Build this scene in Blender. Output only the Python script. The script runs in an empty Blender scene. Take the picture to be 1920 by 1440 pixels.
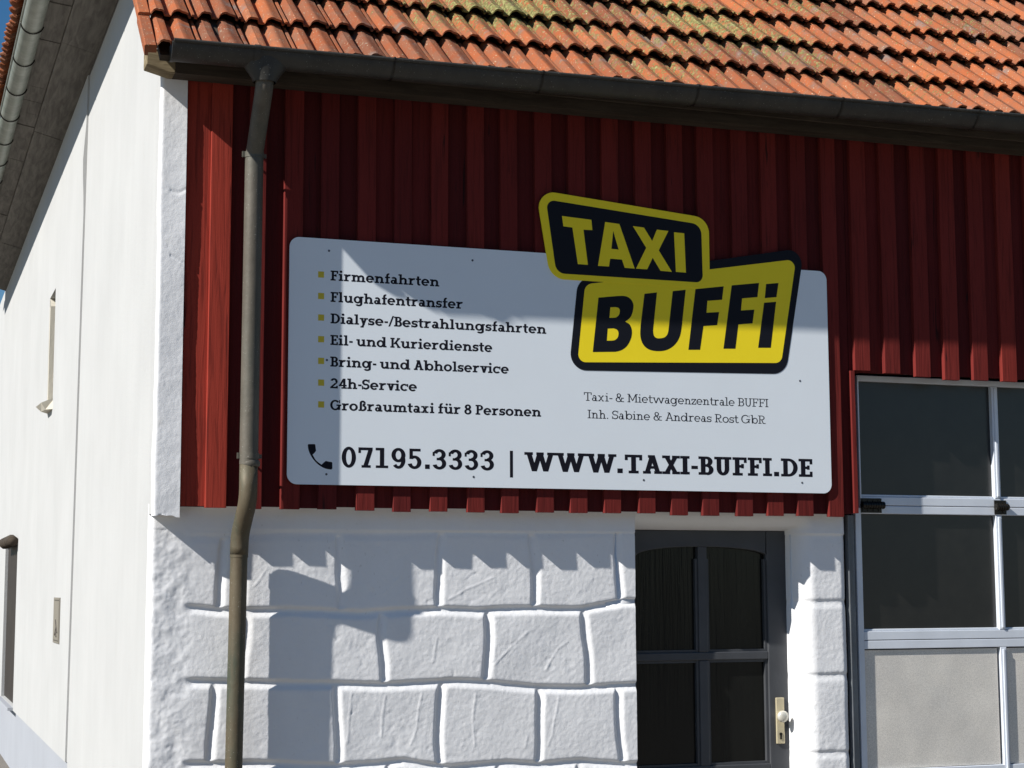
import bpy, math, random
import numpy as np
from mathutils import Vector, Matrix
from mathutils.geometry import tessellate_polygon

random.seed(7)
rng = np.random.default_rng(11)
scene = bpy.context.scene
COL = scene.collection

# ---------------------------------------------------------------- camera
YAW, PIT, ROL = math.radians(19.574), math.radians(6.734), math.radians(-0.188)
fwd = Vector((math.sin(YAW) * math.cos(PIT), math.cos(YAW) * math.cos(PIT), math.sin(PIT)))
rgt = Vector((math.cos(YAW), -math.sin(YAW), 0))
upv = rgt.cross(fwd)
r2 = rgt * math.cos(ROL) + upv * math.sin(ROL)
u2 = -rgt * math.sin(ROL) + upv * math.cos(ROL)
cam_d = bpy.data.cameras.new("camera")
cam_d.sensor_width = 36.0
cam_d.sensor_fit = 'HORIZONTAL'
cam_d.lens = 3252.35 / 1920 * 36
cam_d.clip_start = 0.05
cam_d.clip_end = 3000
cam = bpy.data.objects.new("camera", cam_d)
COL.objects.link(cam)
m = Matrix((r2, u2, -fwd)).transposed().to_4x4()
m.translation = Vector((-1.787, -8.29, 1.742))
cam.matrix_world = m
scene.camera = cam

# ---------------------------------------------------------------- sky, sun, exposure
SUN = Vector((3.70, 1.0, -2.96)).normalized()        # the way the light travels
world = bpy.data.worlds.new("World")
scene.world = world
world.use_nodes = True
wn, wl = world.node_tree.nodes, world.node_tree.links
wn.clear()
wo = wn.new('ShaderNodeOutputWorld')
wb = wn.new('ShaderNodeBackground')
ws = wn.new('ShaderNodeTexSky')
ws.sky_type = 'NISHITA'
ws.sun_disc = False
ws.sun_elevation = math.asin(-SUN.z)
ws.sun_rotation = math.atan2(-SUN.x, -SUN.y)
ws.air_density = 1.0
ws.dust_density = 0.0
ws.ozone_density = 3.0
wb.inputs['Strength'].default_value = 0.050
hs = wn.new('ShaderNodeHueSaturation')
hs.inputs['Saturation'].default_value = 1.30
wl.new(ws.outputs[0], hs.inputs['Color'])
wl.new(hs.outputs[0], wb.inputs[0])
wl.new(wb.outputs[0], wo.inputs[0])
sd = bpy.data.lights.new("sun", 'SUN')
sd.energy = 4.6
sd.angle = math.radians(0.55)
sd.color = (1.0, 0.965, 0.91)
so = bpy.data.objects.new("sun", sd)
COL.objects.link(so)
so.rotation_euler = SUN.to_track_quat('-Z', 'Y').to_euler()
so.location = (-12, -6, 14)
vs = scene.view_settings
vs.view_transform = 'Standard'
vs.look = 'None'
vs.gamma = 1.0
vs.use_curve_mapping = False
vs.exposure = 0.70
scene.cycles.max_bounces = 6
scene.cycles.diffuse_bounces = 4

# ---------------------------------------------------------------- material helpers
class NT:
    def __init__(s, name):
        s.m = bpy.data.materials.new(name)
        s.m.use_nodes = True
        s.t = s.m.node_tree
        s.t.nodes.clear()
        s.out = s.t.nodes.new('ShaderNodeOutputMaterial')
        s.b = s.t.nodes.new('ShaderNodeBsdfPrincipled')
        s.t.links.new(s.b.outputs[0], s.out.inputs[0])
        s.tc = s.t.nodes.new('ShaderNodeTexCoord')
    def link(s, a, b):
        s.t.links.new(a, b)
    def noise(s, scale, detail=4, rough=0.55, stretch=(1, 1, 1), dist=0.0, off=(0, 0, 0)):
        mp = s.t.nodes.new('ShaderNodeMapping')
        mp.inputs['Scale'].default_value = stretch
        mp.inputs['Location'].default_value = off
        n = s.t.nodes.new('ShaderNodeTexNoise')
        n.inputs['Scale'].default_value = scale
        n.inputs['Detail'].default_value = detail
        n.inputs['Roughness'].default_value = rough
        n.inputs['Distortion'].default_value = dist
        s.link(s.tc.outputs['Object'], mp.inputs[0])
        s.link(mp.outputs[0], n.inputs['Vector'])
        return n.outputs['Fac']
    def ramp(s, fac, stops):
        r = s.t.nodes.new('ShaderNodeValToRGB')
        e = r.color_ramp.elements
        while len(e) < len(stops):
            e.new(0.5)
        for i, (p, c) in enumerate(stops):
            e[i].position = p
            e[i].color = (c, c, c, 1) if not isinstance(c, tuple) else (*c, 1)
        s.link(fac, r.inputs[0])
        return r.outputs[0]
    def mix(s, fac, a, b, kind='MIX'):
        n = s.t.nodes.new('ShaderNodeMix')
        n.data_type = 'RGBA'
        n.blend_type = kind
        for sock, v in ((n.inputs[0], fac), (n.inputs[6], a), (n.inputs[7], b)):
            if hasattr(v, 'is_output'):
                s.link(v, sock)
            elif isinstance(v, tuple):
                sock.default_value = (*v, 1)
            else:
                sock.default_value = v
        return n.outputs[2]
    def math(s, op, a, b=0.0):
        n = s.t.nodes.new('ShaderNodeMath')
        n.operation = op
        for i, v in enumerate((a, b)):
            if hasattr(v, 'is_output'):
                s.link(v, n.inputs[i])
            else:
                n.inputs[i].default_value = v
        return n.outputs[0]
    def attr(s, name):
        n = s.t.nodes.new('ShaderNodeAttribute')
        n.attribute_name = name
        return n.outputs['Fac']
    def bump(s, h, strength=0.5, dist=0.01, prev=None):
        n = s.t.nodes.new('ShaderNodeBump')
        n.inputs['Strength'].default_value = strength
        n.inputs['Distance'].default_value = dist
        s.link(h, n.inputs['Height'])
        if prev is not None:
            s.link(prev, n.inputs['Normal'])
        return n.outputs[0]
    def set(s, color=None, rough=0.8, spec=0.3, metal=0.0, normal=None):
        i = s.b.inputs
        for k, v in (('Base Color', color), ('Roughness', rough), ('Specular IOR Level', spec), ('Metallic', metal), ('Normal', normal)):
            if v is None:
                continue
            if hasattr(v, 'is_output'):
                s.link(v, i[k])
            elif isinstance(v, tuple):
                i[k].default_value = (*v, 1)
            else:
                i[k].default_value = v
        return s.m

def flat(name, c, rough=0.6, spec=0.3, metal=0.0, var=0.12, scale=6.0):
    t = NT(name)
    n = t.noise(scale, 5)
    k = t.ramp(n, [(0.25, 1 - var), (0.75, 1 + var)])
    return t.set(t.mix(1.0, c, k, 'MULTIPLY'), rough, spec, metal)

def m_plaster(name, c, grain=1.0, blue=0.0, fine=260):
    t = NT(name)
    big = t.ramp(t.noise(1.3, 5, 0.6), [(0.3, 0.95), (0.7, 1.03)])
    streak = t.ramp(t.noise(3.5, 6, 0.65, (1, 2.2, 0.30)), [(0.3, 0.975), (0.62, 1.01)])
    col = t.mix(1.0, t.mix(1.0, c, big, 'MULTIPLY'), streak, 'MULTIPLY')
    stain = t.ramp(t.noise(9, 6, 0.7, off=(3, 1, 2)), [(0.62, 0.0), (0.8, 0.35)])
    col = t.mix(stain, col, (c[0] * 0.86, c[1] * 0.80, c[2] * 0.68))
    speck = t.ramp(t.noise(75, 2, 0.5, (1, 1, 0.6), off=(5, 3, 8)), [(0.69, 0.0), (0.74, 0.5)])
    gate = t.ramp(t.noise(2.2, 4, 0.6, off=(8, 1, 4)), [(0.45, 0.0), (0.65, 1.0)])
    col = t.mix(t.math('MULTIPLY', speck, gate), col, (c[0] * 0.62, c[1] * 0.60, c[2] * 0.56))
    n1 = t.bump(t.noise(45, 4, 0.55), 0.16 * grain, 0.010)
    n2 = t.bump(t.noise(fine, 3, 0.6), 0.34 * grain, 0.003, n1)
    return t.set(col, 0.92, 0.15, 0, n2)

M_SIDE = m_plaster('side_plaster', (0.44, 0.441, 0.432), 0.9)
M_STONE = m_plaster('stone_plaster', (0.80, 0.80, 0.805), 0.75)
M_PLINTH = m_plaster('plinth_paint', (0.33, 0.345, 0.375), 0.5)
M_RAW = m_plaster('raw_reveal', (0.60, 0.56, 0.47), 1.6)

def m_wood():
    t = NT('red_timber')
    pl = t.attr('plank')
    mp_off = t.t.nodes.new('ShaderNodeCombineXYZ')
    t.link(t.math('MULTIPLY', pl, 37.0), mp_off.inputs[2])
    add = t.t.nodes.new('ShaderNodeVectorMath')
    add.operation = 'ADD'
    t.link(t.tc.outputs['Object'], add.inputs[0])
    t.link(mp_off.outputs[0], add.inputs[1])
    def nz(scale, st, detail=5, dist=0.0):
        mp = t.t.nodes.new('ShaderNodeMapping')
        mp.inputs['Scale'].default_value = st
        n = t.t.nodes.new('ShaderNodeTexNoise')
        n.inputs['Scale'].default_value = scale
        n.inputs['Detail'].default_value = detail
        n.inputs['Distortion'].default_value = dist
        t.link(add.outputs[0], mp.inputs[0])
        t.link(mp.outputs[0], n.inputs['Vector'])
        return n.outputs['Fac']
    grain = nz(60, (1, 1, 0.045), 5, 0.6)
    fig = nz(16, (1, 1, 0.10), 3, 1.5)
    tone = t.ramp(pl, [(0.0, (0.064, 0.0095, 0.010)), (0.3, (0.086, 0.012, 0.012)), (0.45, (0.12, 0.016, 0.0145)), (0.75, (0.165, 0.022, 0.018)), (1.0, (0.30, 0.040, 0.025))])
    c = t.mix(t.ramp(grain, [(0.33, 0.45), (0.5, 0.0)]), tone, (0.05, 0.009, 0.008))
    crack = t.ramp(nz(42, (1, 1, 0.06), 2, 0.8), [(0.30, 1.0), (0.345, 0.0)])
    gate = t.ramp(nz(5, (1, 1, 0.35), 2), [(0.52, 0.0), (0.60, 0.85)])
    c = t.mix(t.math('MULTIPLY', crack, gate), c, (0.022, 0.009, 0.009))
    fade = t.ramp(nz(7, (1, 1, 0.3), 4), [(0.5, 0.0), (0.75, 0.35)])
    c = t.mix(fade, c, t.mix(1.0, c, (1.45, 1.5, 1.5), 'MULTIPLY'))
    h = t.math('ADD', t.math('MULTIPLY', grain, 0.6), t.math('MULTIPLY', fig, 0.5))
    nb = t.bump(h, 0.55, 0.006)
    return t.set(c, 0.85, 0.12, 0, nb)
M_WOOD = m_wood()

def m_tile():
    t = NT('clay_tile')
    r = t.attr('tile')
    lic = t.attr('lichen')
    c = t.ramp(r, [(0.0, (0.19, 0.064, 0.034)), (0.35, (0.31, 0.092, 0.039)), (0.7, (0.38, 0.118, 0.047)), (1.0, (0.26, 0.108, 0.063))])
    soot = t.ramp(t.noise(11, 6, 0.7), [(0.42, 0.0), (0.68, 0.8)])
    c = t.mix(soot, c, (0.19, 0.105, 0.07))
    grey = t.ramp(t.noise(5, 6, 0.65, off=(4, 2, 7)), [(0.585, 0.0), (0.68, 0.8)])
    c = t.mix(grey, c, (0.19, 0.165, 0.15))
    spots = t.ramp(t.noise(95, 3, 0.5, off=(1, 5, 0)), [(0.66, 0.0), (0.70, 0.8)])
    c = t.mix(spots, c, (0.52, 0.47, 0.33))
    ln = t.noise(38, 6, 0.75, off=(9, 0, 3))
    la = t.math('ADD', ln, t.math('ADD', t.math('MULTIPLY', lic, 0.28), 0.035))
    lf = t.ramp(la, [(0.68, 0.0), (0.76, 0.95)])
    lc = t.ramp(t.noise(60, 3), [(0.35, (0.085, 0.085, 0.035)), (0.55, (0.23, 0.225, 0.085)), (0.72, (0.34, 0.34, 0.16))])
    c = t.mix(lf, c, lc)
    nb = t.bump(t.noise(70, 5, 0.65), 0.45, 0.006)
    nb = t.bump(lf, 0.5, 0.004, nb)
    return t.set(c, 0.95, 0.1, 0, nb)
M_TILE = m_tile()

def m_zinc(name, a, b, patina, rough=0.55, metal=0.35):
    t = NT(name)
    f = t.noise(7, 6, 0.65, (1, 1, 0.35))
    c = t.mix(t.ramp(f, [(0.35, 0.0), (0.65, 1.0)]), a, b)
    p = t.ramp(t.noise(4, 6, 0.7, (1, 1, 0.25), off=(2, 7, 1)), [(0.48, 0.0), (0.66, 0.8)])
    c = t.mix(p, c, patina)
    sp = t.ramp(t.noise(150, 2), [(0.70, 0.0), (0.74, 0.6)])
    c = t.mix(sp, c, (0.5, 0.5, 0.45))
    nb = t.bump(t.noise(14, 3), 0.25, 0.01)
    return t.set(c, rough, 0.35, metal, nb)
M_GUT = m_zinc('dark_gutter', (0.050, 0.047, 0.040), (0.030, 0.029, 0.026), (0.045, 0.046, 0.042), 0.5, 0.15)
M_PIPE = m_zinc('weathered_pipe', (0.080, 0.069, 0.053), (0.128, 0.115, 0.092), (0.072, 0.074, 0.060), 0.6, 0.2)
M_PIPE_LOW = m_zinc('patina_pipe', (0.080, 0.060, 0.035), (0.115, 0.094, 0.060), (0.042, 0.062, 0.044), 0.6, 0.2)
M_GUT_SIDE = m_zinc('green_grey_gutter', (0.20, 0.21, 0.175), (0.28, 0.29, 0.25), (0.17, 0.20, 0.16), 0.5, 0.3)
M_GALV = m_zinc('galvanised_steel', (0.16, 0.175, 0.19), (0.24, 0.255, 0.27), (0.11, 0.12, 0.125), 0.5, 0.4)

def m_greywood(name, a, b):
    t = NT(name)
    g = t.noise(34, 5, 0.6, (0.12, 1, 1), 0.6)
    g2 = t.noise(5, 4, 0.6, (0.3, 1, 1))
    c = t.mix(t.ramp(g, [(0.35, 0.0), (0.62, 1.0)]), a, b)
    c = t.mix(t.ramp(g2, [(0.4, 0.0), (0.7, 0.5)]), c, (a[0] * 0.6, a[1] * 0.55, a[2] * 0.5))
    return t.set(c, 0.85, 0.15, 0, t.bump(g, 0.5, 0.006))
M_BEAM = m_greywood('sunlit_weathered_beam', (0.16, 0.125, 0.075), (0.30, 0.245, 0.15))  # paler wood for the beam's end, sunlight put into the colour
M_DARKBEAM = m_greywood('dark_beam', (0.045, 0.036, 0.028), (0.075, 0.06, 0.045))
def m_soffit():
    t = NT('soffit_boards')
    g = t.noise(30, 5, 0.6, (1, 0.10, 1), 0.6)
    c = t.mix(t.ramp(g, [(0.35, 0.0), (0.65, 1.0)]), (0.085, 0.077, 0.068), (0.15, 0.138, 0.122))
    return t.set(c, 0.85, 0.15, 0, t.bump(g, 0.4, 0.005))
M_SOFFIT = m_soffit()

M_WHITE = flat('sign_white', (0.765, 0.815, 0.855), 0.42, 0.35, 0, 0.02, 2)
M_YEL = flat('sign_yellow', (0.95, 0.74, 0.02), 0.45, 0.25, 0, 0.03, 3)
M_BLK = flat('sign_black', (0.008, 0.009, 0.014), 0.55, 0.16, 0, 0.05, 3)
M_TXT = flat('print_black', (0.009, 0.009, 0.015), 0.6, 0.12, 0, 0.03, 3)
M_BUL = flat('print_yellow', (0.62, 0.49, 0.05), 0.5, 0.2, 0, 0.03, 3)
M_SCREW = flat('screw_heads', (0.10, 0.11, 0.13), 0.5, 0.5, 0.4)
M_DOOR = flat('door_paint', (0.056, 0.059, 0.065), 0.45, 0.4, 0, 0.15, 8)
M_CREAM = flat('lock_plate', (0.62, 0.54, 0.36), 0.35, 0.5, 0.35, 0.05, 5)
M_KNOB = flat('knob_metal', (0.66, 0.63, 0.54), 0.3, 0.5, 0.3, 0.05, 5)
M_ALU = flat('aluminium_frame', (0.66, 0.70, 0.76), 0.42, 0.5, 0.12, 0.08, 5)
M_IRON = flat('black_hinge', (0.025, 0.022, 0.018), 0.35, 0.6, 0.6, 0.3, 60)
M_DARK = flat('dark_interior', (0.008, 0.008, 0.008), 0.9, 0.0)
M_GAP = flat('shaded_gap', (0.022, 0.015, 0.011), 0.8, 0.1, 0, 0.4, 8)
M_PLATE = flat('plate_beige', (0.21, 0.19, 0.155), 0.5, 0.3, 0, 0.08, 5)
M_PRINT = flat('plate_print', (0.08, 0.07, 0.06), 0.6, 0.2)
M_BROWN = flat('brown_shutter', (0.032, 0.025, 0.02), 0.6, 0.3, 0, 0.2, 4)

def m_glass(name, c, rough, streak):
    t = NT(name)
    n = t.noise(9, 5, 0.6, (1, 1, 0.12) if streak else (1, 1, 1))
    col = t.mix(t.ramp(n, [(0.3, 0.0), (0.75, 1.0)]), c, (c[0] * 1.7 + 0.004, c[1] * 1.75 + 0.004, c[2] * 1.55 + 0.003))
    if streak:
        nb = t.bump(t.noise(55, 3, 0.5, (1, 1, 0.05)), 0.25, 0.004)
    else:
        nb = t.bump(t.noise(2.2, 2), 0.05, 0.02)
    return t.set(col, rough, 0.30 if streak else 0.72, 0, nb)
M_GLASS = m_glass('door_glass', (0.004, 0.0043, 0.0045), 0.18, True)
M_GGLASS = m_glass('garage_glass', (0.0050, 0.0044, 0.0046), 0.30, False)

def m_stucco():
    t = NT('embossed_sheet')
    v = t.t.nodes.new('ShaderNodeTexVoronoi')
    v.inputs['Scale'].default_value = 260
    t.link(t.tc.outputs['Object'], v.inputs['Vector'])
    f = t.noise(3, 4)
    fine = t.ramp(t.noise(170, 3, 0.7), [(0.3, 0.78), (0.7, 1.18)])
    c = t.mix(t.ramp(f, [(0.35, 0.0), (0.7, 1.0)]), (0.66, 0.63, 0.58), (0.76, 0.72, 0.65))
    c = t.mix(1.0, c, fine, 'MULTIPLY')
    nb = t.bump(v.outputs['Distance'], 0.12, 0.002)
    nb = t.bump(t.noise(2.0, 2), 0.25, 0.05, nb)
    return t.set(c, 0.5, 0.5, 0.2, nb)
M_SHEET = m_stucco()

def m_ground():
    t = NT('asphalt')
    c = t.mix(t.ramp(t.noise(0.4, 6), [(0.3, 0.0), (0.7, 1.0)]), (0.155, 0.140, 0.120), (0.21, 0.19, 0.163))
    c = t.mix(t.ramp(t.noise(180, 2), [(0.4, 0.0), (0.7, 0.5)]), c, (0.16, 0.15, 0.14))
    return t.set(c, 0.9, 0.2, 0, t.bump(t.noise(160, 3), 0.4, 0.004))
M_GROUND = m_ground()

# ---------------------------------------------------------------- mesh helpers
class MB:
    def __init__(s):
        s.v, s.f, s.fa, s.va = [], [], {}, {}
    def add(s, verts, faces, point=None, **attrs):
        o = len(s.v)
        for k, vals in (point or {}).items():
            for i, val in enumerate(vals):
                s.va.setdefault(k, {})[o + i] = val
        s.v.extend(tuple(p) for p in verts)
        for f in faces:
            for k, val in attrs.items():
                s.fa.setdefault(k, {})[len(s.f)] = val
            s.f.append(tuple(i + o for i in f))
    def box(s, x0, x1, y0, y1, z0, z1, **a):
        s.add([(x0, y0, z0), (x1, y0, z0), (x1, y1, z0), (x0, y1, z0), (x0, y0, z1), (x1, y0, z1), (x1, y1, z1), (x0, y1, z1)],
              [(0, 1, 5, 4), (1, 2, 6, 5), (2, 3, 7, 6), (3, 0, 4, 7), (4, 5, 6, 7), (3, 2, 1, 0)], **a)
    def loft(s, rings, cap=True, closed=True):
        n = len(rings[0])
        vs = [p for r in rings for p in r]
        fs = []
        for i in range(len(rings) - 1):
            for j in range(n if closed else n - 1):
                k = (j + 1) % n
                fs.append((i * n + j, i * n + k, (i + 1) * n + k, (i + 1) * n + j))
        if cap:
            fs.append(tuple(reversed(range(n))))
            fs.append(tuple(range((len(rings) - 1) * n, len(rings) * n)))
        s.add(vs, fs)
    def tube(s, path, rad, n=24, cap=True):
        path = [Vector(p) for p in path]
        rad = rad if isinstance(rad, (list, tuple)) else [rad] * len(path)
        rings = []
        ref = Vector((1, 0, 0))
        for i, p in enumerate(path):
            t = (path[min(i + 1, len(path) - 1)] - path[max(i - 1, 0)]).normalized()
            a = ref - t * ref.dot(t)
            if a.length < 1e-3:
                a = Vector((0, 1, 0)) - t * t.y
            a.normalize()
            b = t.cross(a)
            rings.append([p + (a * math.cos(q) + b * math.sin(q)) * rad[i] for q in [2 * math.pi * k / n for k in range(n)]])
        s.loft(rings, cap)
    def cyl(s, c, axis, r, h, n=20):
        c, axis = Vector(c), Vector(axis).normalized()
        s.tube([c, c + axis * h], r, n)
    def prism(s, poly, holes, y0, y1):
        """poly and holes in (x, z); front face at y0 (towards the viewer side), back at y1"""
        loops = [list(poly)] + [list(h) for h in holes]
        tris = tessellate_polygon([[Vector((p[0], p[1], 0)) for p in l] for l in loops])
        flatp = [p for l in loops for p in l]
        n = len(flatp)
        vs = [(p[0], y0, p[1]) for p in flatp]
        fs = []
        for t in tris:
            a, b, c = (Vector((*flatp[i], 0)) for i in t)
            t = tuple(t) if (b - a).cross(c - a).z > 0 else tuple(reversed(t))
            fs.append(t)
        if y1 is not None:
            vs += [(p[0], y1, p[1]) for p in flatp]
            o = 0
            for l in loops:
                k = len(l)
                for i in range(k):
                    j = (i + 1) % k
                    fs.append((o + i, o + i + n, o + j + n, o + j))
                o += k
        s.add(vs, fs)
    def build(s, name, mat, parent=None, smooth=False, loc=None):
        me = bpy.data.meshes.new(name)
        me.from_pydata(s.v, [], s.f)
        for k, d in s.fa.items():
            at = me.attributes.new(k, 'FLOAT', 'FACE')
            at.data.foreach_set('value', [d.get(i, 0.0) for i in range(len(s.f))])
        for k, d in s.va.items():
            at = me.attributes.new(k, 'FLOAT', 'POINT')
            at.data.foreach_set('value', [d.get(i, 0.0) for i in range(len(s.v))])
        me.materials.append(mat)
        if smooth:
            me.polygons.foreach_set('use_smooth', [True] * len(me.polygons))
        me.update()
        ob = bpy.data.objects.new(name, me)
        COL.objects.link(ob)
        if parent is not None:
            ob.parent = parent
            ob.matrix_parent_inverse = Matrix.Translation(parent_world(parent)).inverted()
        return ob

def parent_world(o):
    v = Vector(o.location)
    return v

def bevel(ob, w, seg=2):
    b = ob.modifiers.new('bevel', 'BEVEL')
    b.width = w
    b.segments = seg
    b.limit_method = 'ANGLE'
    return ob

def auto_smooth(ob, ang=35):
    ob.data.polygons.foreach_set('use_smooth', [True] * len(ob.data.polygons))
    e = ob.modifiers.new('edges', 'EDGE_SPLIT')
    e.split_angle = math.radians(ang)
    return ob

def thing(name, label, cat, loc=(0, 0, 0), group=None):
    o = bpy.data.objects.new(name, None)
    o.location = loc
    o.empty_display_size = 0.3
    COL.objects.link(o)
    o['label'] = label
    o['category'] = cat
    if group:
        o['group'] = group
    return o

def tag(o, label, cat, group=None):
    o['label'] = label
    o['category'] = cat
    if group:
        o['group'] = group
    return o

# value noise for the hand-trowelled plaster
def vnoise(x, z, scale, seed):
    g = np.random.default_rng(seed).random((256, 256))
    u, v = x * scale + 40.0, z * scale + 40.0
    iu, iv = np.floor(u).astype(int), np.floor(v).astype(int)
    fu, fv = u - iu, v - iv
    fu, fv = fu * fu * (3 - 2 * fu), fv * fv * (3 - 2 * fv)
    a, b = g[iu % 256, iv % 256], g[(iu + 1) % 256, iv % 256]
    c, d = g[iu % 256, (iv + 1) % 256], g[(iu + 1) % 256, (iv + 1) % 256]
    return (a * (1 - fu) + b * fu) * (1 - fv) + (c * (1 - fu) + d * fu) * fv - 0.5

def fbm(x, z, scale, seed, oct=4):
    r, amp = 0.0, 1.0
    for k in range(oct):
        r = r + amp * vnoise(x, z, scale * 2 ** k, seed + k)
        amp *= 0.5
    return r

def rounded(corners, radii, n=8):
    """corner loop (x, z) with rounded corners"""
    out = []
    k = len(corners)
    for i in range(k):
        p, a, b = Vector(corners[i]), Vector(corners[i - 1]), Vector(corners[(i + 1) % k])
        r = radii[i]
        da, db = (a - p).normalized(), (b - p).normalized()
        half = da.angle(db) / 2
        t = r / math.tan(half)
        c = p + (da + db).normalized() * (r / math.sin(half))
        s, e = p + da * t, p + db * t
        a0 = math.atan2(s.y - c.y, s.x - c.x)
        a1 = math.atan2(e.y - c.y, e.x - c.x)
        d = (a1 - a0 + math.pi) % (2 * math.pi) - math.pi
        for q in range(n + 1):
            an = a0 + d * q / n
            out.append((c.x + r * math.cos(an), c.y + r * math.sin(an)))
    return out

TAXI_OUT = [(1.2948, 3.8046), (1.3725, 3.3389), (2.2877, 3.3358), (2.2876, 3.7202)]
TAXI_IN = [(1.3501, 3.7561), (1.4061, 3.3687), (2.2462, 3.3661), (2.2417, 3.6825)]
BUF_OUT = [(1.5269, 3.3435), (1.4732, 2.864), (2.7351, 2.8923), (2.8659, 3.5958)]
BUF_IN = [(1.5671, 3.3197), (1.5211, 2.9077), (2.7082, 2.9517), (2.8131, 3.5294)]
TAXI_L = [
  ( [(1.4394, 3.6737), (1.6049, 3.6649), (1.6101, 3.6102), (1.5597, 3.6089), (1.5829, 3.4236), (1.5266, 3.424), (1.4973, 3.6165), (1.4469, 3.6194)] ,[]),
  ( [(1.6832, 3.6585), (1.7643, 3.6533), (1.8493, 3.4192), (1.792, 3.4201), (1.777, 3.4631), (1.7097, 3.4643), (1.7024, 3.4217), (1.64, 3.4217)] ,[ [(1.7284, 3.6143), (1.7587, 3.5155), (1.7171, 3.5172)] ]),
  ( [(1.8418, 3.6472), (1.9059, 3.6435), (1.9525, 3.5741), (1.9807, 3.6377), (2.0477, 3.6346), (1.9896, 3.5263), (2.0648, 3.4147), (1.9984, 3.4162), (1.9541, 3.4836), (1.9214, 3.4197), (1.8568, 3.4196), (1.9172, 3.5352)] ,[]),
  ( [(2.0804, 3.6297), (2.1403, 3.6282), (2.1468, 3.4151), (2.0882, 3.416)] ,[]),]
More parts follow.
